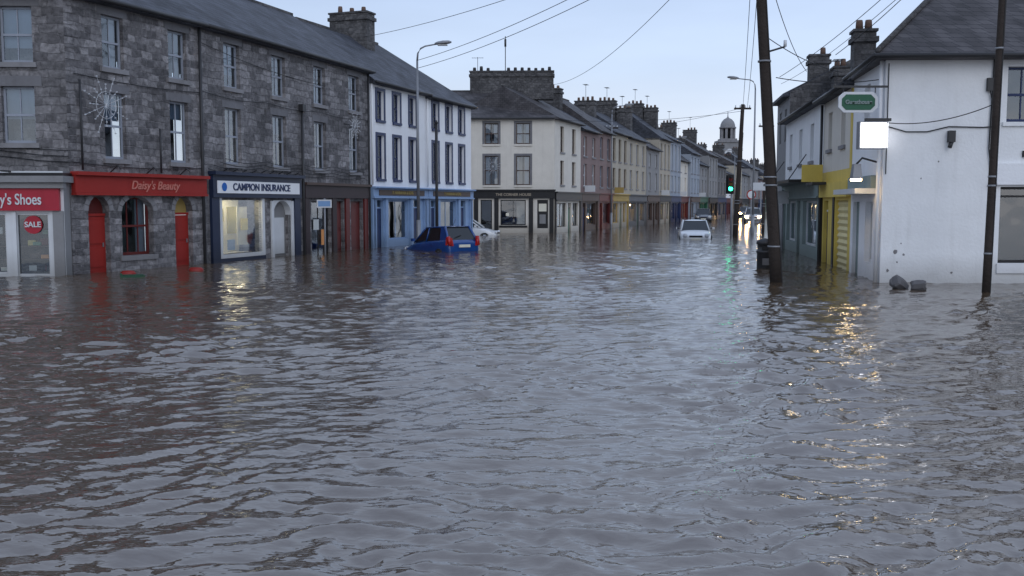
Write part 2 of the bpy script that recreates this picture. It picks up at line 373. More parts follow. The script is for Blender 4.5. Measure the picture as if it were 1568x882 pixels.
# voussoirs
for g in gr:
    cx = (g[0]+g[1])/2; rx = (g[1]-g[0])/2; zs = g[3]-.42
    for i in range(9):
        t = math.pi*(i+.5)/9; dt = math.pi/9*.44
        q = []
        for k, (ex, tt) in enumerate(((0, t-dt), (0, t+dt), (.16, t+dt), (.16, t-dt))):
            q.append((cx-(rx+ex)*math.cos(tt), -.015, zs+(.412+ex)*math.sin(tt)))
        if max(p[2] for p in q) < 2.2: T.poly(q, LINTL)
T.box(.02, L1-.02, -.16, -.004, 2.2, 2.66, RED); T.box(.0, L1, -.28, -.003, 2.663, 2.76, RED); T.box(.01, L1-.01, -.2, -.003, 2.13, 2.197, RED)
z = -.6; i = 0
while z < 7.2:
    w = .46 if i % 2 else .28; T.box(-.012, w, -.014, .02, z+.012, z+.288, STONE); z += .3; i += 1
roof(RF, .003, L1-.003, 7.2, 7.5, 2.5, SLATE); gutter(T, 0, L1, 7.4)
chimney(RF, .4, 3.6, .8, 1.9, 9, 11.6, STONED, 4)
W.poly([(.003, 0, -.7), (.003, 0, 7.5), (.003, 7.2, 7.5), (.003, 7.2, -.7)], STONE)
T.tube([(L1-.12, -.1, 7.35), (L1-.12, -.1, -.6)], .05, IRON, 8)
T.tube([(3.35, -.09, 4.1), (3.35, -.09, 2.8)], .03, IRON, 6); T.tube([(.35, -.1, 5.2), (.35, -.1, 2.8)], .03, IRON, 6)
for x in (1.3, 2.7, 4.1): T.tube([(x, -.12, 2.76), (x, -.4, 2.95), (x, -.5, 2.85)], .02, IRON, 5)
for xa, xb, zz in ((.1, L1-.1, 3.0), (.2, L1, 5.35)):
    T.tube([(xa+(xb-xa)*k/8, -.05, zz-.08*math.sin(math.pi*k/8)) for k in range(9)], .012, WIRE, 5)
text("Daisy's Beauty", .34, M1, e1, 3.0, -.175, 2.42, paint('pale_red_lettering', (.58, .2, .16), bump=0), shear=.3)
W.obj('walls', e1, M1); Wn.obj('windows', e1, M1); T.obj('trim', e1, M1); RF.obj('roof', e1, M1)

# shoe shop wing, faces the square
ML, LL = frame((-19.5, 26.25), A)
W = MB(); Wn = MB(); T = MB(); RF = MB()
up = [(x-.43, x+.43, z0, z1) for x in (LL-1.27, LL-4.3) for z0, z1 in ((3.5, 4.98), (5.6, 7.05))]
wall(W, .0, LL-.003, -.7, 7.5, up, STONE2, .22)
for a, b, z0, z1 in up:
    sash(Wn, a, b, z0, z1, FRG, bars=1, curt=.2); T.box(a-.1, b+.1, -.08, .1, z0-.13, z0-.004, LINTL); T.box(a-.2, b+.2, -.012, .05, z1+.004, z1+.27, LINT)
# projecting shopfront
ys = -.42
so = [(LL-2.95, LL-1.52, .05, 1.66), (LL-1.3, LL-.42, .0, 1.66), (LL-5.2, LL-3.1, .05, 1.66)]
SH = MB()
wall(SH, LL-7, LL-.02, -.7, 2.75, so, FRW, .12)
SH.poly([(LL-.02, 0, -.7), (LL-.02, -ys, -.7), (LL-.02, -ys, 2.75), (LL-.02, 0, 2.75)], GREY)
SH.box(LL-7, LL-.1, -.12, -.004, 1.72, 2.30, RED2); SH.box(LL-7, LL+.05, -.2, -.003, 2.303, 2.45, GREY); SH.box(LL-7, LL+.1, -.3, .4, 2.453, 2.62, GREY); SH.box(LL-7, LL+.06, -.22, .4, 2.622, 2.7, BLACK)
SH.box(LL-.3, LL-.03, -.06, -.003, -.7, 1.71, GREY); SH.box(LL-1.36, LL-1.26, -.03, .1, -.7, 1.7, FRW)
for a, b, z0, z1 in so:
    sash(SH, a, b, z0, z1, FRW, y=.05, bars=0, mid=False, curt=1, dark=False, fw=.05)
    for i in range(16):
        px = a+.1+(b-a-.4)*R(); pz = random.choice((.12, .45, .8, 1.1)); SH.box(px, px+.2, .25+.1*R(), .38, pz, pz+.08+.1*R(), random.choice(POSTC+[BLACK, BROWN, BROWN, DRED, BLACK, BLACK]))
    for zz in (.1, .43, .78): SH.box(a, b, .2, .36, zz-.02, zz, BROWN)
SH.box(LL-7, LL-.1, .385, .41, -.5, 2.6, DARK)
def disc(mb, x, y, z, r, m, n=20): mb.poly([(x+r*math.cos(2*math.pi*k/n), y, z+r*math.sin(2*math.pi*k/n)) for k in range(n)], m)
disc(SH, LL-.85, .04, 1.35, .24, RED2)
MS = ML @ Matrix.Translation((0, ys, 0))
text("SALE", .2, MS, e1, LL-.85, .02, 1.35, FRW)
text("Daddy's Shoes", .40, MS, e1, LL-1.38, -.135, 2.0, FRW, font_w=.72)
for xx in (LL-1.4, LL-3.0): SH.box(xx, xx+.06, -.5, 0, 2.72, 2.76, IRON)
roof(RF, 0, LL-.5, 7.2, 7.5, 2.5, SLATE, 0, 3.0); gutter(T, 0, LL, 7.4)
for k in range(3): T.tube([(LL-6+x*.75, -.04-.01*k, 3.1+.15*k-.1*math.sin(x)) for x in range(9)], .012, WIRE, 5)
W.obj('wing_walls', e1, ML); Wn.obj('wing_windows', e1, ML); T.obj('wing_trim', e1, ML); RF.obj('wing_roof', e1, ML)
SH.obj('shoe_shopfront', e1, MS)

# second stone building
e2 = root('stone_building'); M2, L2 = frame(B, C)
W = MB(); Wn = MB(); T = MB(); RF = MB()
bays = (1.7, 4.56, 7.47, 10.3)
up = [(c-.45, c+.45, z0, z1) for c in bays for z0, z1 in ((3.2, 5.02), (5.68, 7.1))]
gr = [(.9, 3.25, .25, 2.02), (4.0, 5.2, -.7, 2.02), (6.7, 8.2, -.3, 2.0), (8.55, 9.25, -.7, 2.0), (9.9, 10.9, -.7, 2.0)]
wall(W, .003, L2-.003, -.7, 7.5, up+gr, STONE2, .25)
for a, b, z0, z1 in up:
    sash(Wn, a, b, z0, z1, FRG, bars=1); T.box(a-.1, b+.1, -.08, .1, z0-.13, z0-.004, LINTL); T.box(a-.15, b+.15, -.012, .05, z1+.004, z1+.24, LINT)
# insurance office shopfront
T.box(.3, 5.75, -.16, -.004, 2.1, 2.82, DBLUE); T.box(.25, 5.8, -.3, -.003, 2.823, 2.93, DBLUE); T.box(.5, 5.55, -.19, -.163, 2.24, 2.64, WHITE2)
for k in range(9): T.tube([(.7+k*.55, -.25, 2.93), (.7+k*.55, -.45, 3.02)], .02, IRON, 5)
T.box(.3, .7, -.1, -.004, -.7, 2.097, DBLUE); T.box(5.35, 5.75, -.1, -.004, -.7, 2.097, DBLUE)
T.box(.72, 3.45, -.05, -.004, -.7, .12, DBLUE)
T.box(.78, .9, -.06, .1, .12, 2.09, FRW); T.box(3.25, 3.4, -.06, .1, .12, 2.09, FRW); T.box(.9, 3.25, -.06, .1, .12, .25, FRW)
T.box(3.85, 4.0, -.06, .1, -.6, 2.0, FRW); T.box(5.2, 5.34, -.06, .1, -.6, 2.0, FRW); arch_fill(W, 4.0, 5.2, 1.5, 2.02, FRW, -.03, .25)
Wn.box(4.0, 5.2, .22, .26, -.6, 2.0, GREY); Wn.box(4.15, 5.05, .19, .22, .1, 1.4, FRW)
Wn.poly([(.9, .1, .25), (3.25, .1, .25), (3.25, .1, 2.02), (.9, .1, 2.02)], GL)
Wn.box(.8, 3.4, 1.0, 1.04, 0, 2.1, paint('pale_interior', (.6, .6, .55), bump=0, dirt=0)); Wn.box(.9, 3.25, .11, 1.0, .2, .24, FRW)
for a, b, c, d, m in ((1.0, 1.4, .4, .8, 2), (1.15, 1.5, 1.3, 1.75, 0), (1.7, 2.2, .9, 1.8, 0), (1.75, 2.15, .35, .7, 2), (2.4, 3.0, .5, 1.8, 6), (2.5, 2.9, 1.0, 1.4, 0)):
    Wn.box(a, b, .3+.1*m/6, .33+.1*m/6, c, d, POSTC[m])
Wn.box(1.2, 3.0, .45, .6, 2.03, 2.07, emis('office_tube', (1, .82, .5), 22))
text("CAMPION INSURANCE", .33, M2, e2, 3.1, -.2, 2.44, NAVY, font_w=1.05); 
lg = MB(); disc(lg, .85, -.2, 2.44, .14, paint('logo_blue', (.03, .15, .5), bump=0)); lg.obj('logo', e2, M2)
# pub front
PUB = paint('dark_plum_paint', (.045, .03, .033), rough=.5, bump=0)
T.box(6.1, 11.4, -.12, -.004, 2.12, 2.6, PUB); T.box(6.05, 11.45, -.22, -.003, 2.603, 2.7, BROWN)
for x in (6.15, 8.25, 9.35, 11.0): T.box(x, x+.32, -.08, -.004, -.7, 2.117, DRED if x > 8.3 else PUB)
sash(Wn, 6.7, 8.2, -.3, 2.0, BLACK, bars=1, mid=False, curt=1); Wn.box(7.0, 7.4, .08, .1, .9, 1.3, POSTC[1]); Wn.box(7.6, 7.85, .09, .1, .3, .9, POSTC[3])
for x in (8.55, 9.9): Wn.box(x, x+(.7 if x < 9 else 1.0), .12, .18, -.6, 2.0, DRED); Wn.box(x+.12, x+.58, .09, .12, .1, .8, DRED); Wn.box(x+.12, x+.58, .09, .12, .95, 1.7, DRED)
T.tube([(5.98, -.1, 5.3), (5.98, -.1, -.6)], .05, IRON, 8); T.tube([(L2-.2, -.12, 7.3), (L2-.2, -.12, -.6)], .05, IRON, 8); T.box(5.86, 6.1, -.2, -.02, 5.3, 5.55, IRON)
for k in range(4):
    x0 = .2+k*.3; T.tube([(x0+(L2-.5-x0)*j/20, -.06-.01*k, 3.0+.12*k-.12*abs(math.sin(j*.65))) for j in range(21)], .012, WIRE, 5)
T.tube([(0+L2*j/20, -.06, 5.4-.1*abs(math.sin(j*.5))) for j in range(21)], .012, WIRE, 5)
roof(RF, .003, L2-.003, 7.2, 7.5, 2.5, SLATE); gutter(T, 0, L2, 7.4)
chimney(RF, .3, 3.6, .8, 1.9, 9, 11.3, STONED, 4)
W.poly([(L2-.003, 0, -.7), (L2-.003, 7.2, -.7), (L2-.003, 7.2, 7.5), (L2-.003, 0, 7.5)], STONE2)
W.obj('walls', e2, M2); Wn.obj('windows', e2, M2); T.obj('trim', e2, M2); RF.obj('roof', e2, M2)

# blue and white townhouses
D0 = Vector((-6.03, 42.62)); D1 = Vector((-2.16, 53.0)); dd = (D1-D0).normalized(); DM = D0+dd*5.5
o_door['townhouse'] = NAVY
lev = [(2.98, 4.85), (5.5, 6.75)]
for P0, P1, bays, ev, h1, ch in ((D0, DM, (.95, 2.5, 4.1), 7.15, 0, [(5.0, 0, .8, 2.0, 1.0, 3)]), (DM, D1, (1.1, 2.7, 4.3), 7.05, 3.6, [])):
    e, M, Ln = house('townhouse', P0, P1, ev, WHITE2, rise=9.9-ev, bays=bays, bw=.66, levels=lev, fm=NAVY, sur=NAVY, sill=NAVY, shopm=PBLUE, fascia=PBLUE,
          fasz=(2.2, 2.55), sops=[(.55, 1.15, -.7, 2.05, 'd'), (1.5, 3.6, .3, 2.05, 'w'), (4.1, 4.8, -.7, 2.05, 'd')], sfm=PBLUE, h1=h1, chims=ch, lit=0)
    t = MB(); t.box(.5, Ln-.5, -.165, -.143, 2.26, 2.5, BROWN)
    for x in (.1, 1.22, 3.72, Ln-.32): t.box(x, x+.22, -.1, -.003, -.7, 2.13, PBLUE)
    t.box(.1, Ln-.1, -.34, -.262, 2.58, 2.62, PBLUE); t.tube([(.06, -.08, 7), (.06, -.08, 2.7)], .045, WHITE2, 6)
    t.obj('shop_joinery', e, M); text('P. HANRAHAN & SONS', .2, M, e, Ln/2, -.17, 2.38, paint('gold_lettering', (.4, .31, .12), bump=0))

# ------------------------------------------------------------------ corner pub
e = root('corner_pub'); ME, LE = frame((-5.5, 65.3), (2.74, 65.0))
W = MB(); Wn = MB(); T = MB(); RF = MB()
ups = [(c-.45, c+.45, z0, z1) for c in (1.6, 4.17, 6.22) for z0, z1 in ((3.1, 5.0), (5.75, 7.1))]
low = [(4.75, 6.4, .5, 2.15), (3.45, 4.2, -.7, 2.15), (7.15, 7.85, .3, 2.15)]
wall(W, 0, LE, -.7, 7.5, ups+low, CREAM, .2)
for a, b, z0, z1 in ups: sash(Wn, a, b, z0, z1, BROWN, bars=1, curt=.4+R()*.3); T.box(a-.12, b+.12, -.08, .1, z0-.12, z0-.004, CREAM); T.box(a-.14, a-.003, -.02, .05, z0, z1+.14, LINT); T.box(b+.003, b+.14, -.02, .05, z0, z1+.14, LINT); T.box(a-.003, b+.003, -.021, .05, z1+.003, z1+.14, LINT)
sash(Wn, 4.75, 6.4, .5, 2.15, BLACK, bars=1, mid=False, curt=1); Wn.box(5.1, 5.3, .1, .12, 1.1, 1.3, POSTC[6])
sash(Wn, 3.45, 4.2, -.7, 2.15, BLACK, bars=0, mid=True, curt=1)
Wn.box(7.15, 7.85, .1, .15, .3, 2.15, BLACK); Wn.box(7.25, 7.75, .08, .1, 1.4, 1.9, POSTC[6]); Wn.box(7.3, 7.7, .08, .1, .6, 1.2, GREY)
T.box(3.0, LE+.05, -.14, -.004, 2.25, 2.72, BLACK); T.box(2.95, LE+.1, -.24, -.003, 2.723, 2.82, BLACK)
for x in (3.02, 4.35, 6.6, LE-.3): T.box(x, x+.28, -.09, -.004, -.7, 2.247, BLACK)
T.box(4.66, 6.5, -.05, -.004, .35, .48, BLACK)
T.tube([(2.7, -.08, 7.3), (2.7, -.08, 0)], .05, IRON, 6)
roof(RF, 0, LE-.0, 8, 7.5, 2.1, SLATE2, 0, 3.4); gutter(T, 0, LE, 7.38)
chimney(RF, 5.35, 4.1, 5.7, .9, 9.0, 10.85, STONED, 12, IRON, 'x'); RF.tube([(4.9, 4.1, 11), (4.9, 4.1, 13.3)], .03, IRON, 5); RF.tube([(4.9, 4.1, 12.6), (4.9, 4.1, 13.1)], .08, IRON, 6)
aerial(RF, 3.0, 4.1, 10.6, 1.3)
text("THE CORNER HOUSE", .24, ME, e, 5.6, -.16, 2.48, paint('cream_lettering', (.4, .34, .26), bump=0))
W.poly([(LE, 0, -.7), (LE, 8, -.7), (LE, 8, 7.5), (LE, 0, 7.5)], CREAM); W.poly([(0, 0, -.7), (0, 0, 7.5), (0, 8, 7.5), (0, 8, -.7)], CREAM)
for nme, o in (('walls', W), ('windows', Wn), ('trim', T), ('roof', RF)): o.obj(nme, e, ME)

# ------------------------------------------------------------------ receding terrace
F0 = Vector((2.75, 65.02)); fd = Vector((.3437, .939)).normalized(); fn = Vector((fd.y, -fd.x))
row = [ # length, eave, wall, fascia, frame, roofmat, chimney, setback
 (6.1, 7.5, CREAM, BLACK, BROWN, SLATE2, 0, 0), (4.6, 7.2, PINK, BROWN, FRW, SLATE, 1, 0), (4.2, 7.4, PINK, DRED, FRG, SLATE2, 0, 0), (5.6, 7.6, BUFF, OCHRE, BROWN, SLATE, 1, .05), (7.0, 7.5, BUFF, DGREY, FRG, SLATE, 2, .05),
 (5.6, 7.0, GREY, BROWN, FRW, SLATE2, 1, 0), (5.4, 8.2, BUFF, BLACK, FRG, SLATE, 2, 0), (5.6, 8.4, SKYB, NAVY, FRW, SLATE, 1, 0), (6.0, 6.6, CREAM, DRED, FRW, SLATE2, 1, .3), (6, 7.6, SKYB, BROWN, FRW, SLATE, 1, 0),
 (7, 6.6, GREY, GRN, FRW, SLATE, 1, .2), (7, 8.0, GREY, BLACK, FRW, SLATE2, 1, 0), (8, 6.9, DGREY, NAVY, FRW, SLATE, 1, 0), (8, 6.2, WHITE, DRED, FRW, SLATE, 1, .3), (9, 7.6, BUFF, BROWN, FRG, SLATE2, 1, 0), (10, 6.5, GREY, BLACK, FRW, SLATE, 1, .2),
 (12, 7.8, GREY, BROWN, FRW, SLATE, 1, 0), (12, 6.4, PINK, NAVY, FRG, SLATE2, 1, .3), (14, 7.2, BUFF, GRN, FRW, SLATE, 1, 0), (16, 6.5, DGREY, BROWN, FRW, SLATE, 1, 0), (18, 7.4, GREY, BROWN, FRW, SLATE, 1, 0)]
s = 0
for i, (ln, ev, wm, fa, fm, rm, ch, sb) in enumerate(row):
    P0 = F0+fd*s-fn*sb; P1 = F0+fd*(s+ln-.005)-fn*sb; n = 2 if ln < 5.3 else (3 if ln < 8 else max(3, int(ln/2.6)))
    if i in (5, 8, 13): n = 2
    bays = [ln*(k+.5)/n for k in range(n)]
    if i == 0: bays = [1.7, 4.4]
    if ln > 5.2: so = [(.6, ln*.45, .35, 1.95, 'w'), (ln*.45+.35, ln*.45+1.1, -.7, 1.95, 'd'), (ln*.45+1.4, ln-.55, .35, 1.95, 'w')]
    else: so = [(.6, 1.3, -.7, 1.95, 'd'), (1.7, ln-.55, .35, 1.95, 'w')]
    chs = [(ln-.45, 0, .8, 1.7, .9+.4*R(), 4)] if ch else []
    if ch == 2: chs.append((ln-.2, -1.6, .8, 1.3, .5, 3))
    nm = 'terraced_house'
    o_door[nm] = random.choice([DRED, BLACK, NAVY, GRN, BROWN])
    e, M, Ln = house(nm, P0, P1, ev, wm, bays=bays, bw=.85, levels=[(3.15, 4.75), (5.3, ev-.5)], fm=fm, fascia=fa, sops=so, chims=chs, rm=rm, rise=1.9+.9*R(), sfm=fa, shopm=fa if i % 3 else None, lit=(0, 0, 0, 1, .6)[i] if i < 5 else .55, bars=1 if i < 6 else 0)
    if ch and i < 12:
        a = MB(); aerial(a, ln-.4, 3.6, ev+3.0, 1.3+R()); a.obj('aerial', e, M)
    if i in (1, 3, 6, 8, 10):
        a = MB(); a.box(.9, .98, -.8, -.05, 2.75, 3.2, FRW if i != 3 else OCHRE); a.obj('projecting_sign_board', e, M)
    s += ln
# closing block at the bend
eP = F0+fd*s
house('terraced_house', (eP.x-4, eP.y-8), (eP.x+40, eP.y-30), 7.5, GREY, bays=[2+3*k for k in range(13)], levels=[(3.2, 4.8), (5.6, 6.9)], chims=[(6, 0, 1, 1.6, 1.2, 4), (18, 0, 1, 1.6, 1.2, 4)])

# clock tower
e = root('church_tower', Matrix.Translation((44.4, 207, 0))); t = MB()
t.box(-2.0, 2.0, -2.0, 2.0, -.5, 14.4, GREY); t.box(-2.25, 2.25, -2.25, 2.25, 14.4, 14.8, LINTL); t.box(-1.65, 1.65, -1.65, 1.65, 14.8, 15.2, LINTL)
for k in range(8):
    a = math.pi*(k+.5)/4; t.box(1.35*math.cos(a)-.22, 1.35*math.cos(a)+.22, 1.35*math.sin(a)-.22, 1.35*math.sin(a)+.22, 15.2, 17.3, LINTL)
t.tube([(0, 0, 15.2), (0, 0, 17.3)], .8, DARK, 12); t.tube([(0, 0, 17.3), (0, 0, 17.6)], 1.75, LINTL, 16)
pr = [(1.55, 17.6), (1.5, 18.1), (1.25, 18.7), (.8, 19.2), (.25, 19.5), (.1, 19.8), (.05, 20.8)]
rg = [(r*math.cos(2*math.pi*j/16), r*math.sin(2*math.pi*j/16), z) for r, z in pr for j in range(16)]
t.faces(rg, [(i*16+j, i*16+(j+1) % 16, (i+1)*16+(j+1) % 16, (i+1)*16+j) for i in range(len(pr)-1) for j in range(16)], GREY, True)
disc(t, 0, -2.02, 12.2, .9, FRW)
t.box(-1.0, 1.0, -2.05, -1.9, 7.5, 10, DARK)
t.box(-7, 7, 2, 18, -.5, 7.5, GREY)
t.faces([(-7.4, 1.8, 7.5), (7.4, 1.8, 7.5), (7.4, 18, 7.5), (-7.4, 18, 7.5), (0, 1.8, 12.5), (0, 18, 12.5)], [(0, 1, 4), (1, 2, 5, 4), (2, 3, 5), (3, 0, 4, 5)], SLATE)
t.obj('tower_body', e)

# ------------------------------------------------------------------ right corner house
e = root('white_corner_house')
J = (8.85, 23.9); MJ, LJ = frame((9.43, 27.8), J); MF, LF = frame(J, (20, 23.55))
W = MB(); Wn = MB(); T = MB()
wo = [(2.78, 4.1, .48, 2.3), (5.2, 7.2, .48, 2.3), (2.85, 4.0, 3.83, 5.12), (6.2, 7.35, 3.83, 5.12)]
wall(W, 0, LF, -.7, 5.5, wo, WHITE, .18)
for k, (a, b, z0, z1) in enumerate(wo):
    if k < 2: sash(Wn, a, b, z0, z1, BLACK, bars=0, mid=False, curt=1); T.box(a-.03, b+.03, -.05, .1, z0-.24, z0-.004, WHITE2); Wn.box(a, b, .11, .15, z1-.25, z1-.2, BLACK)
    else: sash(Wn, a, b, z0, z1, NAVY, bars=2, curt=1); T.box(a-.1, b+.1, -.06, .1, z0-.1, z0-.004, WHITE)
T.box(2.65, 7.4, -.1, -.004, 2.35, 2.85, WHITE2)
CAB = [(.08, 3.72), (.5, 3.6), (1.0, 3.6), (1.5, 3.72), (2.3, 3.7), (2.6, 3.72)]
T.tube([(x, -.03, z) for x, z in CAB], .014, WIRE, 5)
T.tube([(0.05, -.04, 5.2), (.05, -.04, 2.6)], .014, WIRE, 5); T.tube([(2.5, -.04, 5.4), (2.45, -.04, 3.2), (2.55, -.04, 2.5)], .018, WIRE, 5)
T.box(2.35, 2.47, -.1, -.004, 4.55, 4.85, IRON)
T.tube([(2.41, -.06, 4.6), (2.5, -.06, 4.2), (2.55, -.05, 3.2)], .015, WIRE, 5)
T.box(1.48, 1.62, -.16, -.004, 3.35, 3.62, IRON); T.tube([(1.55, -.1, 3.36), (1.5, -.12, 3.22)], .05, IRON, 6)
T.box(3.25, 3.45, -.05, -.004, 3.0, 3.15, BLACK); T.box(2.5, 2.62, -.1, -.004, 2.3, 2.4, IRON)
# spalled patches
for x, z, r in ((.35, .75, .06), (.55, .68, .03), (.18, .3, .04), (.9, 2.5, .02), (1.3, 2.9, .025), (.4, .5, .025), (.48, .95, .02), (1.7, .25, .03)):
    T.poly([(x+r*(.7+.5*R())*math.cos(k*.9), -.004, z+r*(.7+.5*R())*math.sin(k*.9)) for k in range(7)], LINTL)
W.obj('front_walls', e, MF); Wn.obj('front_windows', e, MF); T.obj('front_trim', e, MF)
W = MB(); Wn = MB(); T = MB()
so = [(.35, 1.2, -.7, 1.95), (2.0, 2.9, .4, 1.95), (1.5, 2.2, 3.7, 4.95)]
wall(W, 0, LJ, -.7, 5.5, so, WHITE2, .18)
Wn.box(.35, 1.2, .1, .15, -.6, 1.95, GGRN); sash(Wn, *so[1], FRW, bars=0, mid=False, curt=1); sash(Wn, *so[2], FRW, bars=0)
T.box(.1, 3.2, -.5, -.003, 2.15, 2.28, FRW); T.box(.1, 3.2, -.12, -.003, 2.281, 2.6, GGRN)
T.tube([(LJ-.12, -.08, 5.3), (LJ-.12, -.08, 0)], .045, WHITE2, 8)
W.obj('side_walls', e, MJ); Wn.obj('side_windows', e, MJ); T.obj('side_trim', e, MJ)
RF = MB()
p = [(8.5, 23.55, 5.4), (20.3, 23.2, 5.4), (20.3, 32, 5.4), (9.5, 28.6, 5.4), (8.5, 23.55, 5.28), (20.3, 23.2, 5.28), (20.3, 32, 5.28), (9.5, 28.6, 5.28), (12.8, 27.7, 8.9), (18, 27.6, 8.9)]
RF.faces(p, [(0, 1, 9, 8), (2, 3, 8, 9), (1, 2, 9), (3, 0, 8), (4, 7, 6, 5), (0, 4, 5, 1), (1, 5, 6, 2), (2, 6, 7, 3), (3, 7, 4, 0)], SLATE2)
RF.tube([(8.42, 23.47, 5.33), (20, 23.12, 5.33)], .055, IRON, 8); RF.tube([(8.42, 23.47, 5.33), (9.2, 28, 5.33)], .055, IRON, 8)
RF.tube([(8.5, 23.55, 5.44), (12.8, 27.7, 8.93)], .07, STONED, 6)
RF.obj('roof', e)

# yellow shop
o_door['yellow_shop'] = BROWN
e, M, Ln = house('yellow_shop', (10.2, 32.9), (9.44, 27.81), 5.3, CREAM, depth=5, rise=1.5, bays=(1.3, 3.6), bw=.7, levels=[(3.6, 4.75)], sops=[(.4, 1.3, -.7, 2.0, 'd'), (2.6, 4.7, -.7, 2.0, 's')], fascia=None, fm=FRW, shopm=YELL, shop_z=2.9,
      chims=[(.9, -1.5, .65, .65, .45, 2)])
t = MB(); t.box(.1, Ln-.1, -.12, -.004, 2.1, 2.55, YELL); t.box(.2, 1.6, -.55, -.13, 2.5, 2.58, IRON); t.box(.6, .68, -.75, -.1, 2.6, 3.15, YELL); t.box(.05, .2, -.1, 0, -.7, 2.1, BLACK); t.box(2.2, 2.5, -.03, -.004, -.7, 2.1, BLACK)
t.box(Ln-.32, Ln-.02, -.02, -.003, 2.9, 5.2, YELL); t.tube([(.1, -.08, 5.1), (.1, -.08, 0)], .045, IRON, 6)
t.obj('fascia_and_sign', e, M)
e, M, Ln = house('grey_shop', (11.6, 42.5), (10.21, 32.91), 5.4, WHITE, depth=5, rise=1.7, bays=(1.6, 4.4, 7.2), bw=.8, levels=[(3.4, 4.7)], sops=[(.8, 3.4, .4, 2.0, 'w'), (3.9, 4.7, -.7, 2.0, 'd'), (5.4, 8.6, .4, 2.0, 'w')], fascia=GGRN, fm=FRW, shopm=GGRN,
      chims=[(.8, -.4, .8, .8, .3, 3)], lit=0)
t = MB(); t.box(1, 9, -1.0, -.27, 2.62, 2.72, BLACK); t.tube([(2, -.3, 3.6), (2, -.9, 2.7)], .02, IRON, 5); t.tube([(8, -.3, 3.6), (8, -.9, 2.7)], .02, IRON, 5); aerial(t, 3, 1.5, 6.3, 1.2); t.obj('canopy', e, M)
# gabled stone house behind, seen over the shop roofs
e = root('gabled_stone_house'); t = MB()
Mg, Lg = frame((12.4, 47.0), (11.75, 42.6))
wall(t, 0, Lg, -.7, 6.6, [(.9, 1.6, 4.6, 6.0), (2.8, 3.5, 4.6, 6.0)], GREY)
t.poly([(Lg, 0, -.7), (Lg, 6, -.7), (Lg, 6, 6.6), (Lg, 3, 8.2), (Lg, 0, 6.6)], STONED); sash(t, .9, 1.6, 4.6, 6.0, FRW); sash(t, 2.8, 3.5, 4.6, 6.0, FRW)
roof(t, 0, Lg-.1, 6, 6.6, 1.6, SLATE); chimney(t, Lg-.5, 1.2, .7, .8, 6.6, 8.1, STONED, 2); t.obj('body', e, Mg)

# ------------------------------------------------------------------ signs on right corner
e = root('illuminated_box_sign'); t = MB()
t.box(8.14, 8.80, 23.55, 23.75, 3.18, 3.82, GALV); t.box(8.17, 8.77, 23.535, 23.549, 3.21, 3.79, emis('sign_face', (.95, .95, 1), 3.5)); t.box(8.801, 8.815, 23.57, 23.73, 3.21, 3.79, emis('sign_face', (.95, .95, 1), 3.5)); t.box(8.3, 8.9, 23.6, 23.7, 3.83, 3.9, IRON)
t.obj('case', e)
e = root('bracket_lantern'); t = MB()
t.tube([(8.86, 24.3, 2.9), (8.45, 24.2, 3.0), (8.3, 24.15, 2.85)], .025, IRON, 6); t.faces([(8.18, 24.03, 2.5), (8.42, 24.03, 2.5), (8.42, 24.27, 2.5), (8.18, 24.27, 2.5), (8.22, 24.07, 2.85), (8.38, 24.07, 2.85), (8.38, 24.23, 2.85), (8.22, 24.23, 2.85)], [(4, 5, 6, 7), (0, 1, 5, 4), (1, 2, 6, 5), (2, 3, 7, 6), (3, 0, 4, 7)], GALV)
t.box(8.2, 8.4, 24.05, 24.25, 2.45, 2.5, emis('lantern_glow', (1, .70, .33), 40)); t.obj('lantern', e)
e = root('hanging_pub_sign'); t = MB()
t.box(7.55, 8.85, 23.72, 23.76, 4.62, 4.67, IRON); t.tube([(7.8, 23.74, 4.64), (7.8, 23.74, 4.5)], .012, IRON, 5); t.tube([(8.55, 23.74, 4.64), (8.55, 23.74, 4.5)], .012, IRON, 5)
def stadium(mb, cx, y, cz, w, h, m, cut=.12):
    P = [(cx-w/2+cut, cz-h/2), (cx+w/2-cut, cz-h/2), (cx+w/2, cz-h/2+cut), (cx+w/2, cz+h/2-cut), (cx+w/2-cut, cz+h/2), (cx-w/2+cut, cz+h/2), (cx-w/2, cz+h/2-cut), (cx-w/2, cz-h/2+cut)]
    n = len(P); mb.faces([(x, y, z) for x, z in P]+[(x, y+.06, z) for x, z in P], [tuple(range(n)), tuple(range(2*n-1, n-1, -1))]+[(i, n+i, n+(i+1) % n, (i+1) % n) for i in range(n)], m)
stadium(t, 8.15, 23.71, 4.28, .92, .48, FRW); stadium(t, 8.15, 23.70, 4.28, .78, .36, GRN, .1); t.obj('board', e)
text('Guesthouse', .13, Matrix.Identity(4), e, 8.15, 23.685, 4.28, GGRN)

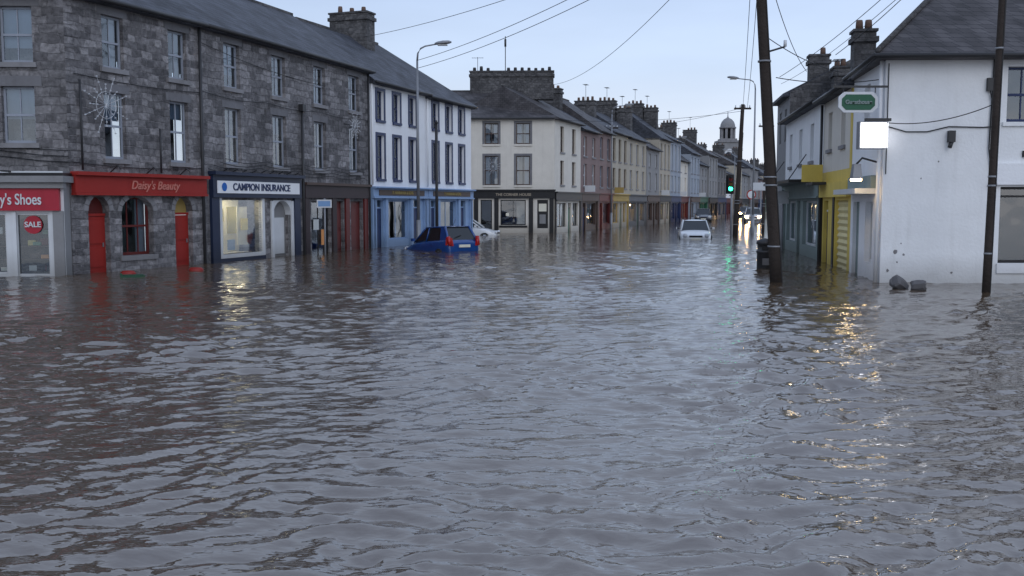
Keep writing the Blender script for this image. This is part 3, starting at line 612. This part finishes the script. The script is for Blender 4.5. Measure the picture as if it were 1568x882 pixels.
# ------------------------------------------------------------------ poles, lamps, signs
def wood_pole(base, top, r, extras=(), arm=True):
    e = root('utility_pole'); t = MB(); b = Vector(base); q = Vector(top)
    t.tube([b.lerp(q, k/6) for k in range(7)], r, WOOD, 12, r*.68)
    c = b.lerp(q, .97)
    if arm:
        t.box(c.x-.5, c.x+.5, c.y-.06, c.y+.06, c.z-.05, c.z+.05, WOOD)
        for dx in (-.42, -.15, .15, .42): t.tube([(c.x+dx, c.y, c.z+.05), (c.x+dx, c.y, c.z+.2)], .035, FRW, 6)
    for f, l in extras:
        c = b.lerp(q, f); t.tube([c, c+Vector((l, 0, .15))], .025, IRON, 6); t.tube([c+Vector((l, 0, .15)), c+Vector((l, 0, .3))], .04, FRW, 6)
    for f in (.15, .3, .32, .6): c = b.lerp(q, f); t.tube([c-Vector((0, 0, .02)), c+Vector((0, 0, .02))], r*1.04, GALV, 12)
    c = b.lerp(q, .4); t.tube([b+Vector((r*.8, -r*.6, 0)), c+Vector((r*.7, -r*.6, 0)), b.lerp(q, .8)+Vector((r*.7, -r*.4, 0))], .018, WIRE, 5)
    t.obj('pole', e); return e
wood_pole((6.46, 24.1, -.6), (5.72, 24.1, 9.2), .155, [(.62, .5)])
wood_pole((10.12, 21.2, -.6), (10.36, 21.4, 9), .085)
wood_pole((10.27, 21.45, -.6), (10.56, 21.7, 9), .04, arm=False)
wood_pole((13.4, 60, -.6), (13.75, 60, 7.8), .16)
wood_pole((8.1, 80.5, -.6), (8.0, 80.5, 8.2), .12)
wood_pole((16.6, 66, -.6), (16.7, 66, 7.2), .1)

def street_lamp(x, y, h, arm, ang=0, r=.075):
    e = root('street_lamp', Matrix.Translation((x, y, 0)) @ Matrix.Rotation(ang, 4, 'Z')); t = MB()
    t.tube([(0, 0, -.6), (0, 0, 1.2)], r*1.35, GALV, 10); t.tube([(0, 0, 1.2), (0, 0, h-.6)], r, GALV, 10, r*.6)
    t.tube([(0, 0, h-.6), (.03, 0, h-.3), (.15, 0, h-.1), (.35, 0, h), (arm, 0, h+.08)], r*.55, GALV, 8, r*.4)
    a = arm
    pr = [(0, .05, .05), (.12, .12, .09), (.35, .15, .11), (.6, .13, .09), (.72, .05, .04)]
    rg = []
    for dx, w, hh in pr:
        for j in range(10):
            th = 2*math.pi*j/10; rg.append((a-.05+dx, w*math.cos(th), h+.09+dx*.1+hh*math.sin(th)*(.6 if math.sin(th) < 0 else 1)))
    t.faces(rg, [(i*10+j, i*10+(j+1) % 10, (i+1)*10+(j+1) % 10, (i+1)*10+j) for i in range(4) for j in range(10)]+[tuple(range(9, -1, -1)), tuple(range(40, 50))], GALV, True)
    t.box(a+.08, a+.5, -.09, .09, h+.02, h+.06, gloss('lamp_lens', (.5, .5, .48), .2)); t.obj('column_and_head', e); return e
street_lamp(-4.05, 43.2, 8.6, .8)
street_lamp(7.75, 78, 9.4, 1.0)
street_lamp(15.2, 63, 9.6, 1.1, math.pi)
street_lamp(22.5, 82, 8.3, 1.0, 0)
street_lamp(17.5, 110, 9, 1.0)
street_lamp(30, 135, 9, 1.0, math.pi)
e = root('iron_post'); t = MB(); t.tube([(-3.5, 46.5, -.5), (-3.5, 46.5, 5.6)], .07, IRON, 10); t.tube([(-3.5, 46.5, 5.6), (-3.5, 46.5, 5.75)], .1, IRON, 10, .03); t.obj('post', e)

def traffic_light(x, y, z, on=True):
    e = root('traffic_light', Matrix.Translation((x, y, 0))); t = MB()
    t.tube([(0, 0, -.6), (0, 0, z+.7)], .06, GALV, 10); t.box(-.28, .02, -.3, -.07, z-.2, z+.75, BLACK); t.box(-.36, .10, -.075, -.055, z-.28, z+.83, BLACK)
    for k, m in enumerate((emis('green_signal', (.02, 1, .42), 14), gloss('amber_lens_off', (.12, .06, .01)), gloss('red_lens_off', (.12, .01, .01)))):
        cz = z+.02+k*.27
        t.poly([(-.13+.12*math.cos(2*math.pi*j/14), -.305, cz+.12*math.sin(2*math.pi*j/14)) for j in range(14)], m)
        t.tube([(-.13, -.3, cz+.12), (-.13, -.42, cz+.12)], .05, BLACK, 8)
    t.obj('signal_head', e)
traffic_light(12.85, 58.5, 2.75)

def post_sign(name, x, y, z0, z1, w, m, face=None, h=None):
    e = root(name, Matrix.Translation((x, y, 0))); t = MB(); t.tube([(0, .04, -.6), (0, .04, z1+.05)], .035, GALV, 8)
    t.box(-w/2, w/2, -.02, .0, z0, z1, m); t.box(-w/2+.05, w/2-.05, -.026, -.021, z0+.05, z1-.05, face or m); t.obj('panel', e)
post_sign('direction_sign', 14.2, 57, 2.65, 3.1, .95, FRW); post_sign('direction_sign', 10.85, 40, 1.9, 2.4, .45, FRW)
post_sign('parking_sign', -6.95, 37.0, 1.75, 2.05, .55, FRW, POSTC[2])
post_sign('direction_sign', 5.2, 76, 3.0, 3.5, .8, FRW, BLACK)
e = root('round_traffic_sign', Matrix.Translation((15.8, 66, 0))); t = MB(); t.tube([(0, .03, -.6), (0, .03, 2.8)], .035, GALV, 8); disc(t, 0, 0, 2.5, .32, RED); disc(t, 0, -.005, 2.5, .24, FRW); t.obj('plate', e)

# litter bin
e = root('litter_bin', Matrix.Translation((7.45, 29.4, 0))); t = MB()
n = 16; pr = [(.21, -.5), (.21, .45), (.235, .46), (.235, .52), (.2, .53), (.2, .7), (.24, .71), (.22, .8), (.12, .87), (0.01, .89)]
rg = [(r*math.cos(2*math.pi*j/n), r*math.sin(2*math.pi*j/n), z) for r, z in pr for j in range(n)]
t.faces(rg, [(i*n+j, i*n+(j+1) % n, (i+1)*n+(j+1) % n, (i+1)*n+j) for i in range(len(pr)-1) for j in range(n)], IRON, True)
t.box(-.12, .12, -.215, -.19, .55, .68, DARK); t.box(-.1, .1, -.222, -.2, .1, .3, LINT); t.obj('bin', e)

# two short concrete stubs lying against the white house, angular
def stub(x, y, r, ln, ang, tilt):
    e = root('concrete_block', Matrix.Translation((x, y, .1)) @ Matrix.Rotation(ang, 4, 'Z') @ Matrix.Rotation(tilt, 4, 'Y')); t = MB(); n = 9; sd = R()*9
    pr = [(-ln/2, r*.75), (-ln/2+.04, r), (0, r*1.04), (ln/2-.05, r*.95), (ln/2, r*.7)]
    rg = [(xx+.02*math.sin(j*2+sd), rr*(1+.09*math.sin(j*1.7+sd))*math.cos(2*math.pi*j/n), rr*(1+.09*math.sin(j*1.7+sd))*math.sin(2*math.pi*j/n)) for xx, rr in pr for j in range(n)]
    t.faces(rg, [(i*n+j, i*n+(j+1) % n, (i+1)*n+(j+1) % n, (i+1)*n+j) for i in range(4) for j in range(n)]+[tuple(range(n-1, -1, -1)), tuple(range(4*n, 5*n))], LINT, False); t.obj('stub', e)
stub(8.70, 22.3, .16, .38, .5, .5); stub(8.95, 21.85, .14, .3, -.3, -.15)
# floating crate lid and litter
e = root('floating_crate', Matrix.Translation((-9.9, 25.9, 0)) @ Matrix.Rotation(.4, 4, 'Z')); t = MB()
t.box(-.3, .3, -.2, .2, -.05, .04, GRN); t.box(-.26, .26, -.16, .16, .042, .055, GRN); t.box(-.3, -.25, -.2, .2, .04, .09, GRN); t.obj('crate', e)
for x, y in ((-9.0, 28.3), (-10.4, 26.9)):
    e = root('sandbag', Matrix.Translation((x, y, 0))); t = MB()
    vs = [(.2*math.cos(2*math.pi*j/10)*r, .13*math.sin(2*math.pi*j/10)*r, z) for r, z in ((1, -.05), (1.1, .03), (.8, .09), (.1, .1)) for j in range(10)]
    t.faces(vs, [(i*10+j, i*10+(j+1) % 10, (i+1)*10+(j+1) % 10, (i+1)*10+j) for i in range(3) for j in range(10)], RED, True); t.obj('bag', e)

# star decorations
def star(M, x, z, r, n=16):
    e = root('christmas_star_decoration'); t = MB(); y = -.5
    for k in range(n):
        a = 2*math.pi*k/n; rr = r*(1 if k % 2 else .7); t.tube([(x, y, z), (x+rr*math.cos(a), y, z+rr*math.sin(a))], .005, SILV, 4)
        for q in (.55, .8, 1): t.box(x+rr*q*math.cos(a)-.016, x+rr*q*math.cos(a)+.016, y-.016, y+.016, z+rr*q*math.sin(a)-.016, z+rr*q*math.sin(a)+.016, SILV)
    t.tube([(x, 0, z+.1), (x, y, z)], .02, IRON, 5); t.tube([(x+.45*r*math.cos(k*.4), y, z+.45*r*math.sin(k*.4)) for k in range(17)], .008, SILV, 4)
    t.obj('star_frame', e, M)
star(M1, .85, 4.55, .8); star(M2, 9.4, 5.0, .5); star(ME, 4.3, 4.3, .6)

# ------------------------------------------------------------------ overhead wires
e = root('overhead_cables'); t = MB()
def cable(a, b, sag, r=.011):
    a = Vector(a); b = Vector(b); t.tube([a.lerp(b, k/24)-Vector((0, 0, sag*4*(k/24)*(1-k/24))) for k in range(25)], r, WIRE, 5)
pt = Vector((5.72, 24.1, 8.9))
cable(pt, (-6.9, 47.0, 9.6), .35); cable(pt+Vector((-.3, 0, 0)), (-4.05, 43.2, 8.0), .35); cable(pt+Vector((.2, 0, 0)), (-4.0, 43.3, 7.7), .4)
cable(pt, (2.8, 68, 9.9), .9); cable(pt, (13.75, 60, 7.6), .5); cable(pt+Vector((.2, 0, 0)), (14, 60, 7.5), .6)
cable((5.85, 24.1, 6.0), (9.3, 28.5, 5.6), .15); cable((5.7, 24.1, 8.6), (10.5, 36, 6.6), .5); cable((10.3, 21.4, 8.6), (10.6, 40, 6.9), .3); cable((10.3, 21.4, 8.4), (9.6, 30, 6.3), .2); cable(pt, (10.3, 21.4, 8.7), .2)
cable((13.75, 60, 7.6), (8.0, 80.5, 8.0), .3); cable((13.75, 60, 7.5), (24, 105, 8), .8); cable((2.8, 65, 7.3), (13.7, 60, 7.4), .3); cable((10.3, 21.5, 8.2), (16, 60, 9), .4)
cable((-9.7, 31.3, 6.9), (-6.2, 42.3, 6.6), .3); cable((8.9, 23.75, 3.8), (10.2, 21.3, 4.0), .15); cable((6.3, 24.1, 4.9), (8.9, 24.5, 4.9), .1)
t.obj('cables', e)

# ------------------------------------------------------------------ cars
TYRE = gloss('tyre_rubber', (.02, .02, .02), .8); CHR = gloss('chrome', (.6, .6, .6), .2, 1); CGL = gloss('car_glass', (.02, .025, .03), .05)
def car(name, x, y, heading, pcol, z=-.5, pitch=0, L=3.8, Wd=1.65, H=1.48, kind='hatch', lights=False, roll=0):
    """heading: angle (rad) of the nose measured from +X"""
    M = Matrix.Translation((x, y, z)) @ Matrix.Rotation(heading, 4, 'Z') @ Matrix.Rotation(pitch, 4, 'Y') @ Matrix.Rotation(roll, 4, 'X')
    e = root(name, M); pm = gloss(pcol[0], pcol[1], .25, 0, .6); h = L/2; w = Wd/2; b = MB()
    belt = .92
    st = [(-h, .42, .78, .82), (-h+.05, .30, .90, .90), (-h+.3, .22, .95, .97), (-h+.9, .2, .95, 1), (0, .2, .93, 1), (h-1.15, .2, .91, 1), (h-.75, .2, .84, .98), (h-.35, .22, .74, .93), (h-.08, .28, .64, .82), (h, .38, .56, .7)]
    if kind == 'sedan': st[0] = (-h, .42, .82, .84)
    ring = []; npt = 10
    for xx, zb, zt, k in st:
        ww = w*k; zm = (zb+zt)/2
        half = [(0, zt+.015), (.55*ww, zt+.01), (.88*ww, zt-.02), (.97*ww, zt-.1), (ww, zm), (.98*ww, zb+.12), (.9*ww, zb), (0, zb)]
        full = half+[(-p[0], p[1]) for p in half[-2:0:-1]]; npt = len(full); ring += [(xx, p[0], p[1]) for p in full]
    fs = [(i*npt+j, (i+1)*npt+j, (i+1)*npt+(j+1) % npt, i*npt+(j+1) % npt) for i in range(len(st)-1) for j in range(npt)]+[tuple(range(npt)), tuple(range(len(st)*npt-1, (len(st)-1)*npt-1, -1))]
    b.faces(ring, fs, pm, True); o = b.obj('body', e); sm = o.modifiers.new('s', 'SUBSURF'); sm.levels = 1; sm.render_levels = 2
    # greenhouse
    g = MB(); rb = -h+.12 if kind == 'hatch' else -h+.55; rt = -h+.5 if kind == 'hatch' else -h+1.15; ft = h-1.75; fb = h-1.0; zb = belt-.03; zt = H-.04
    wb = w*.93; wt = w*.74
    base = [(rb, -wb*.9), (rb, wb*.9), (fb, wb*.92), (fb, -wb*.92)]; top = [(rt, -wt*.93), (rt, wt*.93), (ft, wt*.95), (ft, -wt*.95)]
    P = [(a, c, zb) for a, c in base]+[(a, c, zt) for a, c in top]
    g.faces(P, [(0, 1, 5, 4), (1, 2, 6, 5), (2, 3, 7, 6), (3, 0, 4, 7)], CGL); g.obj('glasshouse', e)
    r_ = MB()
    rr = []; nx, ny = 8, 8
    for i in range(nx+1):
        for j in range(ny+1):
            fx = i/nx; fy = j/ny*2-1; xx = rt-.06+(ft+.1-rt)*fx; ww = wt*(.96+.03*math.sin(math.pi*fx)); rr.append((xx, ww*fy, zt-.01+.06*(1-abs(fy)**3)*(1-abs(2*fx-1)**3)))
    r_.faces(rr, [(i*(ny+1)+j, (i+1)*(ny+1)+j, (i+1)*(ny+1)+j+1, i*(ny+1)+j+1) for i in range(nx) for j in range(ny)], pm, True)
    for sg in (-1, 1):
        for a, c, rad in (((rb, sg*wb*.9, zb), (rt, sg*wt*.93, zt), .055), ((fb, sg*wb*.92, zb), (ft, sg*wt*.95, zt), .035), ((-.1, sg*wb*.945, zb), (-.2, sg*wt*.965, zt), .03), ((rt, sg*wt*.94, zt), (ft, sg*wt*.955, zt), .03), ((rb, sg*wb*.92, zb), (fb, sg*wb*.93, zb), .025)): r_.tube([a, c], rad, pm, 8)
        if kind == 'hatch': r_.faces([(rb, sg*wb*.91, zb), (rb+.6, sg*wb*.925, zb), (rt+.28, sg*wt*.97, zt), (rt, sg*wt*.95, zt)], [(0, 1, 2, 3)], pm)
    r_.tube([(rb-.02, -wb*.85, zb), (rb-.02, wb*.85, zb)], .03, pm, 8); r_.obj('roof_and_pillars', e)
    d = MB()
    tl = gloss('tail_lamp', (.45, .012, .01), .15); hl = emis('headlamp_lit', (1, .6, .25), 80) if lights else gloss('headlamp', (.6, .62, .65), .1)
    for sg in (-1, 1):
        if kind == 'hatch': d.faces([(-h-.0, sg*w*.62, .68), (-h+.0, sg*w*.8, .68), (-h+.2, sg*w*.95, .72), (-h+.17, sg*w*.93, 1.0), (-h+.04, sg*w*.84, 1.02), (-h-.0, sg*w*.7, 1.0)], [(0, 1, 4, 5), (1, 2, 3, 4)], tl)
        if kind == 'hatch': d.tube([(-h+.02, sg*w*.8, .7), (-h+.1, sg*w*.86, 1.05)], .085, tl, 8)
        else: d.box(-h-.03, -h+.1, sg*w*.72-.13, sg*w*.72+.13, .66, .8, tl)
        d.faces([(h-.1, sg*w*.5, .52), (h-.16, sg*w*.82, .54), (h-.34, sg*w*.9, .7), (h-.24, sg*w*.5, .71)], [(0, 1, 2, 3)], hl)
        d.tube([(h-.14, sg*w*.66, .61), (h-.0, sg*w*.66, .61)], .12, hl, 12)
        d.box(fb-.35, fb-.2, sg*(w+.0)-.02+sg*.08, sg*(w+.0)+.02+sg*.16, .93, 1.05, pm); d.tube([(fb-.28, sg*wb, .95), (fb-.28, sg*(w+.1), .98)], .025, BLACK, 6)
        for wx in (-h+.68, h-.75):
            d.tube([(wx, sg*(w-.2), .3), (wx, sg*(w+.012), .3)], .3, TYRE, 20); d.tube([(wx, sg*(w+.0), .3), (wx, sg*(w+.02), .3)], .19, CHR, 16)
        d.box(-.75, -.6, sg*w-.015, sg*w+.015, .74, .77, pm)
    d.box(-h-.03, -h+.05, -.26, .26, .62 if kind == 'hatch' else .5, .73 if kind == 'hatch' else .61, POSTC[6]); d.box(h-.02, h+.03, -.26, .26, .36, .47, POSTC[6]); d.box(h-.1, h+.01, -.35, .35, .52, .62, BLACK)
    if kind == 'hatch': d.tube([(-h+.24, 0, 1.1), (-h+.15, .35, 1.02)], .012, BLACK, 5)
    d.tube([(rt+.3, 0, H), (rt+.1, 0, H+.25)], .008, BLACK, 4)
    d.obj('lamps_wheels_and_plates', e); return e
BLUE = ('blue_car_paint', (.01, .065, .26)); WHT = ('white_car_paint', (.72, .74, .76)); DK = ('dark_car_paint', (.03, .04, .06)); SIL = ('silver_car_paint', (.5, .52, .55))
car('parked_car', -2.95, 41.0, math.radians(90+36), BLUE, z=-.54, pitch=math.radians(3), L=3.7, Wd=1.62, H=1.5)
car('parked_car', 10.15, 55.5, math.radians(-90-8), WHT, z=-.42, L=4.3, Wd=1.75, H=1.43, kind='sedan')
car('parked_car', -2.75, 61.2, math.radians(-8), WHT, z=-.45, L=3.9, Wd=1.65, H=1.45)
car('parked_car', 20.3, 106, math.radians(-100), DK, z=-.1, L=4.3, Wd=1.75, H=1.5, kind='sedan')
car('moving_car', 23.9, 99, math.radians(-103), SIL, z=.0, L=4.3, Wd=1.75, H=1.5, kind='sedan', lights=True)
car('moving_car', 32.2, 138, math.radians(-103), DK, z=.0, L=4.3, Wd=1.75, H=1.5, kind='sedan', lights=True)

# ------------------------------------------------------------------ ground below the flood
g = MB(); ASP = paint('asphalt', (.05, .05, .052), dirt=0); g.poly([(-600, -300, -.75), (600, -300, -.75), (600, 900, -.75), (-600, 900, -.75)], ASP); g.obj('ground')
g = MB(); KB = paint('concrete_kerb', (.3, .3, .29), dirt=0)
for P0, P1, wd in ((A, B, 2), (B, C, 2), (tuple(D0), tuple(D1), 2), (tuple(F0), tuple(eP), 2)):
    Mx, Lx = frame(P0, P1)
    q = [Mx @ Vector(p) for p in ((0, 0, -.62), (Lx, 0, -.62), (Lx, -wd, -.62), (0, -wd, -.62), (Lx, -wd, -.76), (0, -wd, -.76))]
    g.faces(q, [(0, 3, 2, 1), (3, 5, 4, 2)], KB)
g.obj('pavement')

# ------------------------------------------------------------------ flood water
def wmat():
    m, nt, N, L, P = newmat('flood_water')
    tc = N.new('ShaderNodeTexCoord')
    n0 = N.new('ShaderNodeTexNoise'); n0.inputs['Scale'].default_value = .12; n0.inputs['Detail'].default_value = 3; L.new(tc.outputs['Object'], n0.inputs['Vector'])
    mx = N.new('ShaderNodeMix'); mx.data_type = 'RGBA'; mx.inputs[6].default_value = (.066, .046, .030, 1); mx.inputs[7].default_value = (.098, .069, .046, 1)
    L.new(n0.outputs[0], mx.inputs[0]); L.new(mx.outputs[2], P.inputs['Base Color'])
    P.inputs['Roughness'].default_value = .05; P.inputs['IOR'].default_value = 2.3
    mp = N.new('ShaderNodeMapping'); mp.inputs['Rotation'].default_value = (0, 0, .35); mp.inputs['Scale'].default_value = (1, 2.0, 1); L.new(tc.outputs['Object'], mp.inputs[0])
    prev = None
    for sc, st, dist, det in ((2.6, .6, .025, 3), (9, .6, .009, 2)):
        n = N.new('ShaderNodeTexNoise'); n.inputs['Scale'].default_value = sc; n.inputs['Detail'].default_value = det; n.inputs['Distortion'].default_value = .4; L.new(mp.outputs[0], n.inputs['Vector'])
        bp = N.new('ShaderNodeBump'); bp.inputs['Strength'].default_value = st; bp.inputs['Distance'].default_value = dist; L.new(n.outputs[0], bp.inputs['Height'])
        if prev: L.new(prev.outputs[0], bp.inputs['Normal'])
        prev = bp
    L.new(prev.outputs[0], P.inputs['Normal'])
    return m
WM = wmat()
rng = np.random.default_rng(5)
ny, nx = 820, 620
Y = 2.5*np.exp(np.linspace(0, math.log(130/2.5), ny)); s_ = np.linspace(-.72, .72, nx)
X = Y[:, None]*s_[None, :]; YY = np.repeat(Y[:, None], nx, 1)
dy = YY*math.log(130/2.5)/ny; dx = YY*1.44/nx; sp = np.maximum(dy, dx)
wx = X+.22*np.sin(.9*YY+.4*X)+.12*np.sin(2.1*X-1.3*YY+1)+.05*np.sin(5.1*X+3.3*YY); wy = YY+.28*np.sin(.7*X-.3*YY+2)+.1*np.sin(1.9*X+1.1*YY)+.04*np.sin(4.3*X-4.1*YY+1)
Z = np.zeros_like(X); NW = 120
lam = np.exp(rng.uniform(math.log(.085), math.log(.75), NW)); ang = math.radians(104)+rng.normal(0, .48, NW); ph = rng.uniform(0, 6.28, NW)
for l, a, p in zip(lam, ang, ph):
    k = 2*math.pi/l; amp = .205*math.sqrt(2/NW)/k*(1.25 if .13 < l < .4 else .8); at = np.clip(2-sp*3.4/l, 0, 1)
    Z += amp*at*np.sin(k*(wx*math.cos(a)+wy*math.sin(a))+p)
Z = Z+9*Z*np.abs(Z)   # slightly peaked crests
patch = .78+.38*np.sin(.35*X+.22*YY+1)*np.sin(.5*YY-.2*X)+.26*np.sin(1.1*X+.5*YY)*np.sin(.8*YY-.6*X+2)
Z *= np.clip(patch, .35, 1.3); Z *= np.clip((130-YY)/30, 0, 1)
co = np.stack([X, YY, Z], -1).reshape(-1, 3).astype(np.float32)
idx = np.arange(ny*nx).reshape(ny, nx)
q = np.stack([idx[:-1, :-1], idx[:-1, 1:], idx[1:, 1:], idx[1:, :-1]], -1).reshape(-1)
nf = (ny-1)*(nx-1)
me = bpy.data.meshes.new('rippled_water'); me.vertices.add(ny*nx); me.vertices.foreach_set('co', co.ravel()); me.loops.add(nf*4); me.loops.foreach_set('vertex_index', q.astype(np.int32))
me.polygons.add(nf); me.polygons.foreach_set('loop_start', (np.arange(nf)*4).astype(np.int32)); me.polygons.foreach_set('loop_total', np.full(nf, 4, np.int32)); me.polygons.foreach_set('use_smooth', np.ones(nf, bool))
me.materials.append(WM); me.update(); me.validate()
ew = root('flood_water'); o = bpy.data.objects.new('rippled_water', me); COL.objects.link(o); o.parent = ew
g = MB(); g.poly([(-600, -300, -.08), (600, -300, -.08), (600, 900, -.08), (-600, 900, -.08)], WM); g.obj('outer_water', ew)

# ------------------------------------------------------------------ world and sun
w = bpy.data.worlds.new('World'); S.world = w; w.use_nodes = True; N = w.node_tree.nodes; L = w.node_tree.links; N.clear()
out = N.new('ShaderNodeOutputWorld'); sky = N.new('ShaderNodeTexSky'); sky.sky_type = 'NISHITA'; sky.sun_disc = False
SE, SA = math.radians(28), math.radians(165)   # sun behind the camera, slightly to the right
sky.sun_elevation = SE; sky.sun_rotation = SA
b1 = N.new('ShaderNodeBackground'); b1.inputs[1].default_value = .1; L.new(sky.outputs[0], b1.inputs[0])
tc = N.new('ShaderNodeTexCoord'); sp = N.new('ShaderNodeSeparateXYZ'); L.new(tc.outputs['Generated'], sp.inputs[0])
cr = N.new('ShaderNodeValToRGB'); el = cr.color_ramp.elements
el[0].position = 0; el[0].color = (.84, .87, .95, 1); el[1].position = 1; el[1].color = (.52, .64, .90, 1)
for p, c in ((.06, (.76, .83, .96)), (.13, (.60, .72, .92)), (.21, (.53, .66, .91)), (.4, (.60, .71, .93))): k = el.new(p); k.color = (*c, 1)
L.new(sp.outputs[2], cr.inputs[0])
mp = N.new('ShaderNodeMapping'); mp.inputs['Scale'].default_value = (1.5, 1.5, 7); L.new(tc.outputs['Generated'], mp.inputs[0])
nz = N.new('ShaderNodeTexNoise'); nz.inputs['Scale'].default_value = 1.6; nz.inputs['Detail'].default_value = 5; L.new(mp.outputs[0], nz.inputs[0])
mr = N.new('ShaderNodeMapRange'); mr.inputs[1].default_value = .35; mr.inputs[2].default_value = .65; mr.inputs[3].default_value = .96; mr.inputs[4].default_value = 1.1; L.new(nz.outputs[0], mr.inputs[0])
my = N.new('ShaderNodeMapRange'); my.inputs[1].default_value = -.4; my.inputs[2].default_value = .6; my.inputs[3].default_value = .95; my.inputs[4].default_value = 1.14; L.new(sp.outputs[0], my.inputs[0])
mu = N.new('ShaderNodeMath'); mu.operation = 'MULTIPLY'; L.new(mr.outputs[0], mu.inputs[0]); L.new(my.outputs[0], mu.inputs[1])
b2 = N.new('ShaderNodeBackground'); L.new(cr.outputs[0], b2.inputs[0]); L.new(mu.outputs[0], b2.inputs[1])
mx = N.new('ShaderNodeMixShader'); mx.inputs[0].default_value = .92; L.new(b1.outputs[0], mx.inputs[1]); L.new(b2.outputs[0], mx.inputs[2]); L.new(mx.outputs[0], out.inputs[0])
ld = bpy.data.lights.new('sun', 'SUN'); ld.energy = .5; ld.angle = math.radians(35); ld.color = (1, .98, .97)
lo = bpy.data.objects.new('sun', ld); COL.objects.link(lo)
dirv = Vector((math.sin(SA)*math.cos(SE), math.cos(SA)*math.cos(SE), math.sin(SE))); lo.rotation_euler = dirv.to_track_quat('Z', 'Y').to_euler()

cd = bpy.data.cameras.new('camera'); cam = bpy.data.objects.new('camera', cd); COL.objects.link(cam)
cd.lens = 35; cd.sensor_width = 36; cd.clip_end = 2000; cam.location = (0, 0, 1.9); cam.rotation_euler = (math.radians(90-4.84), 0, 0); S.camera = cam
S.view_settings.view_transform = 'Standard'; S.view_settings.look = 'None'; S.view_settings.exposure = 0
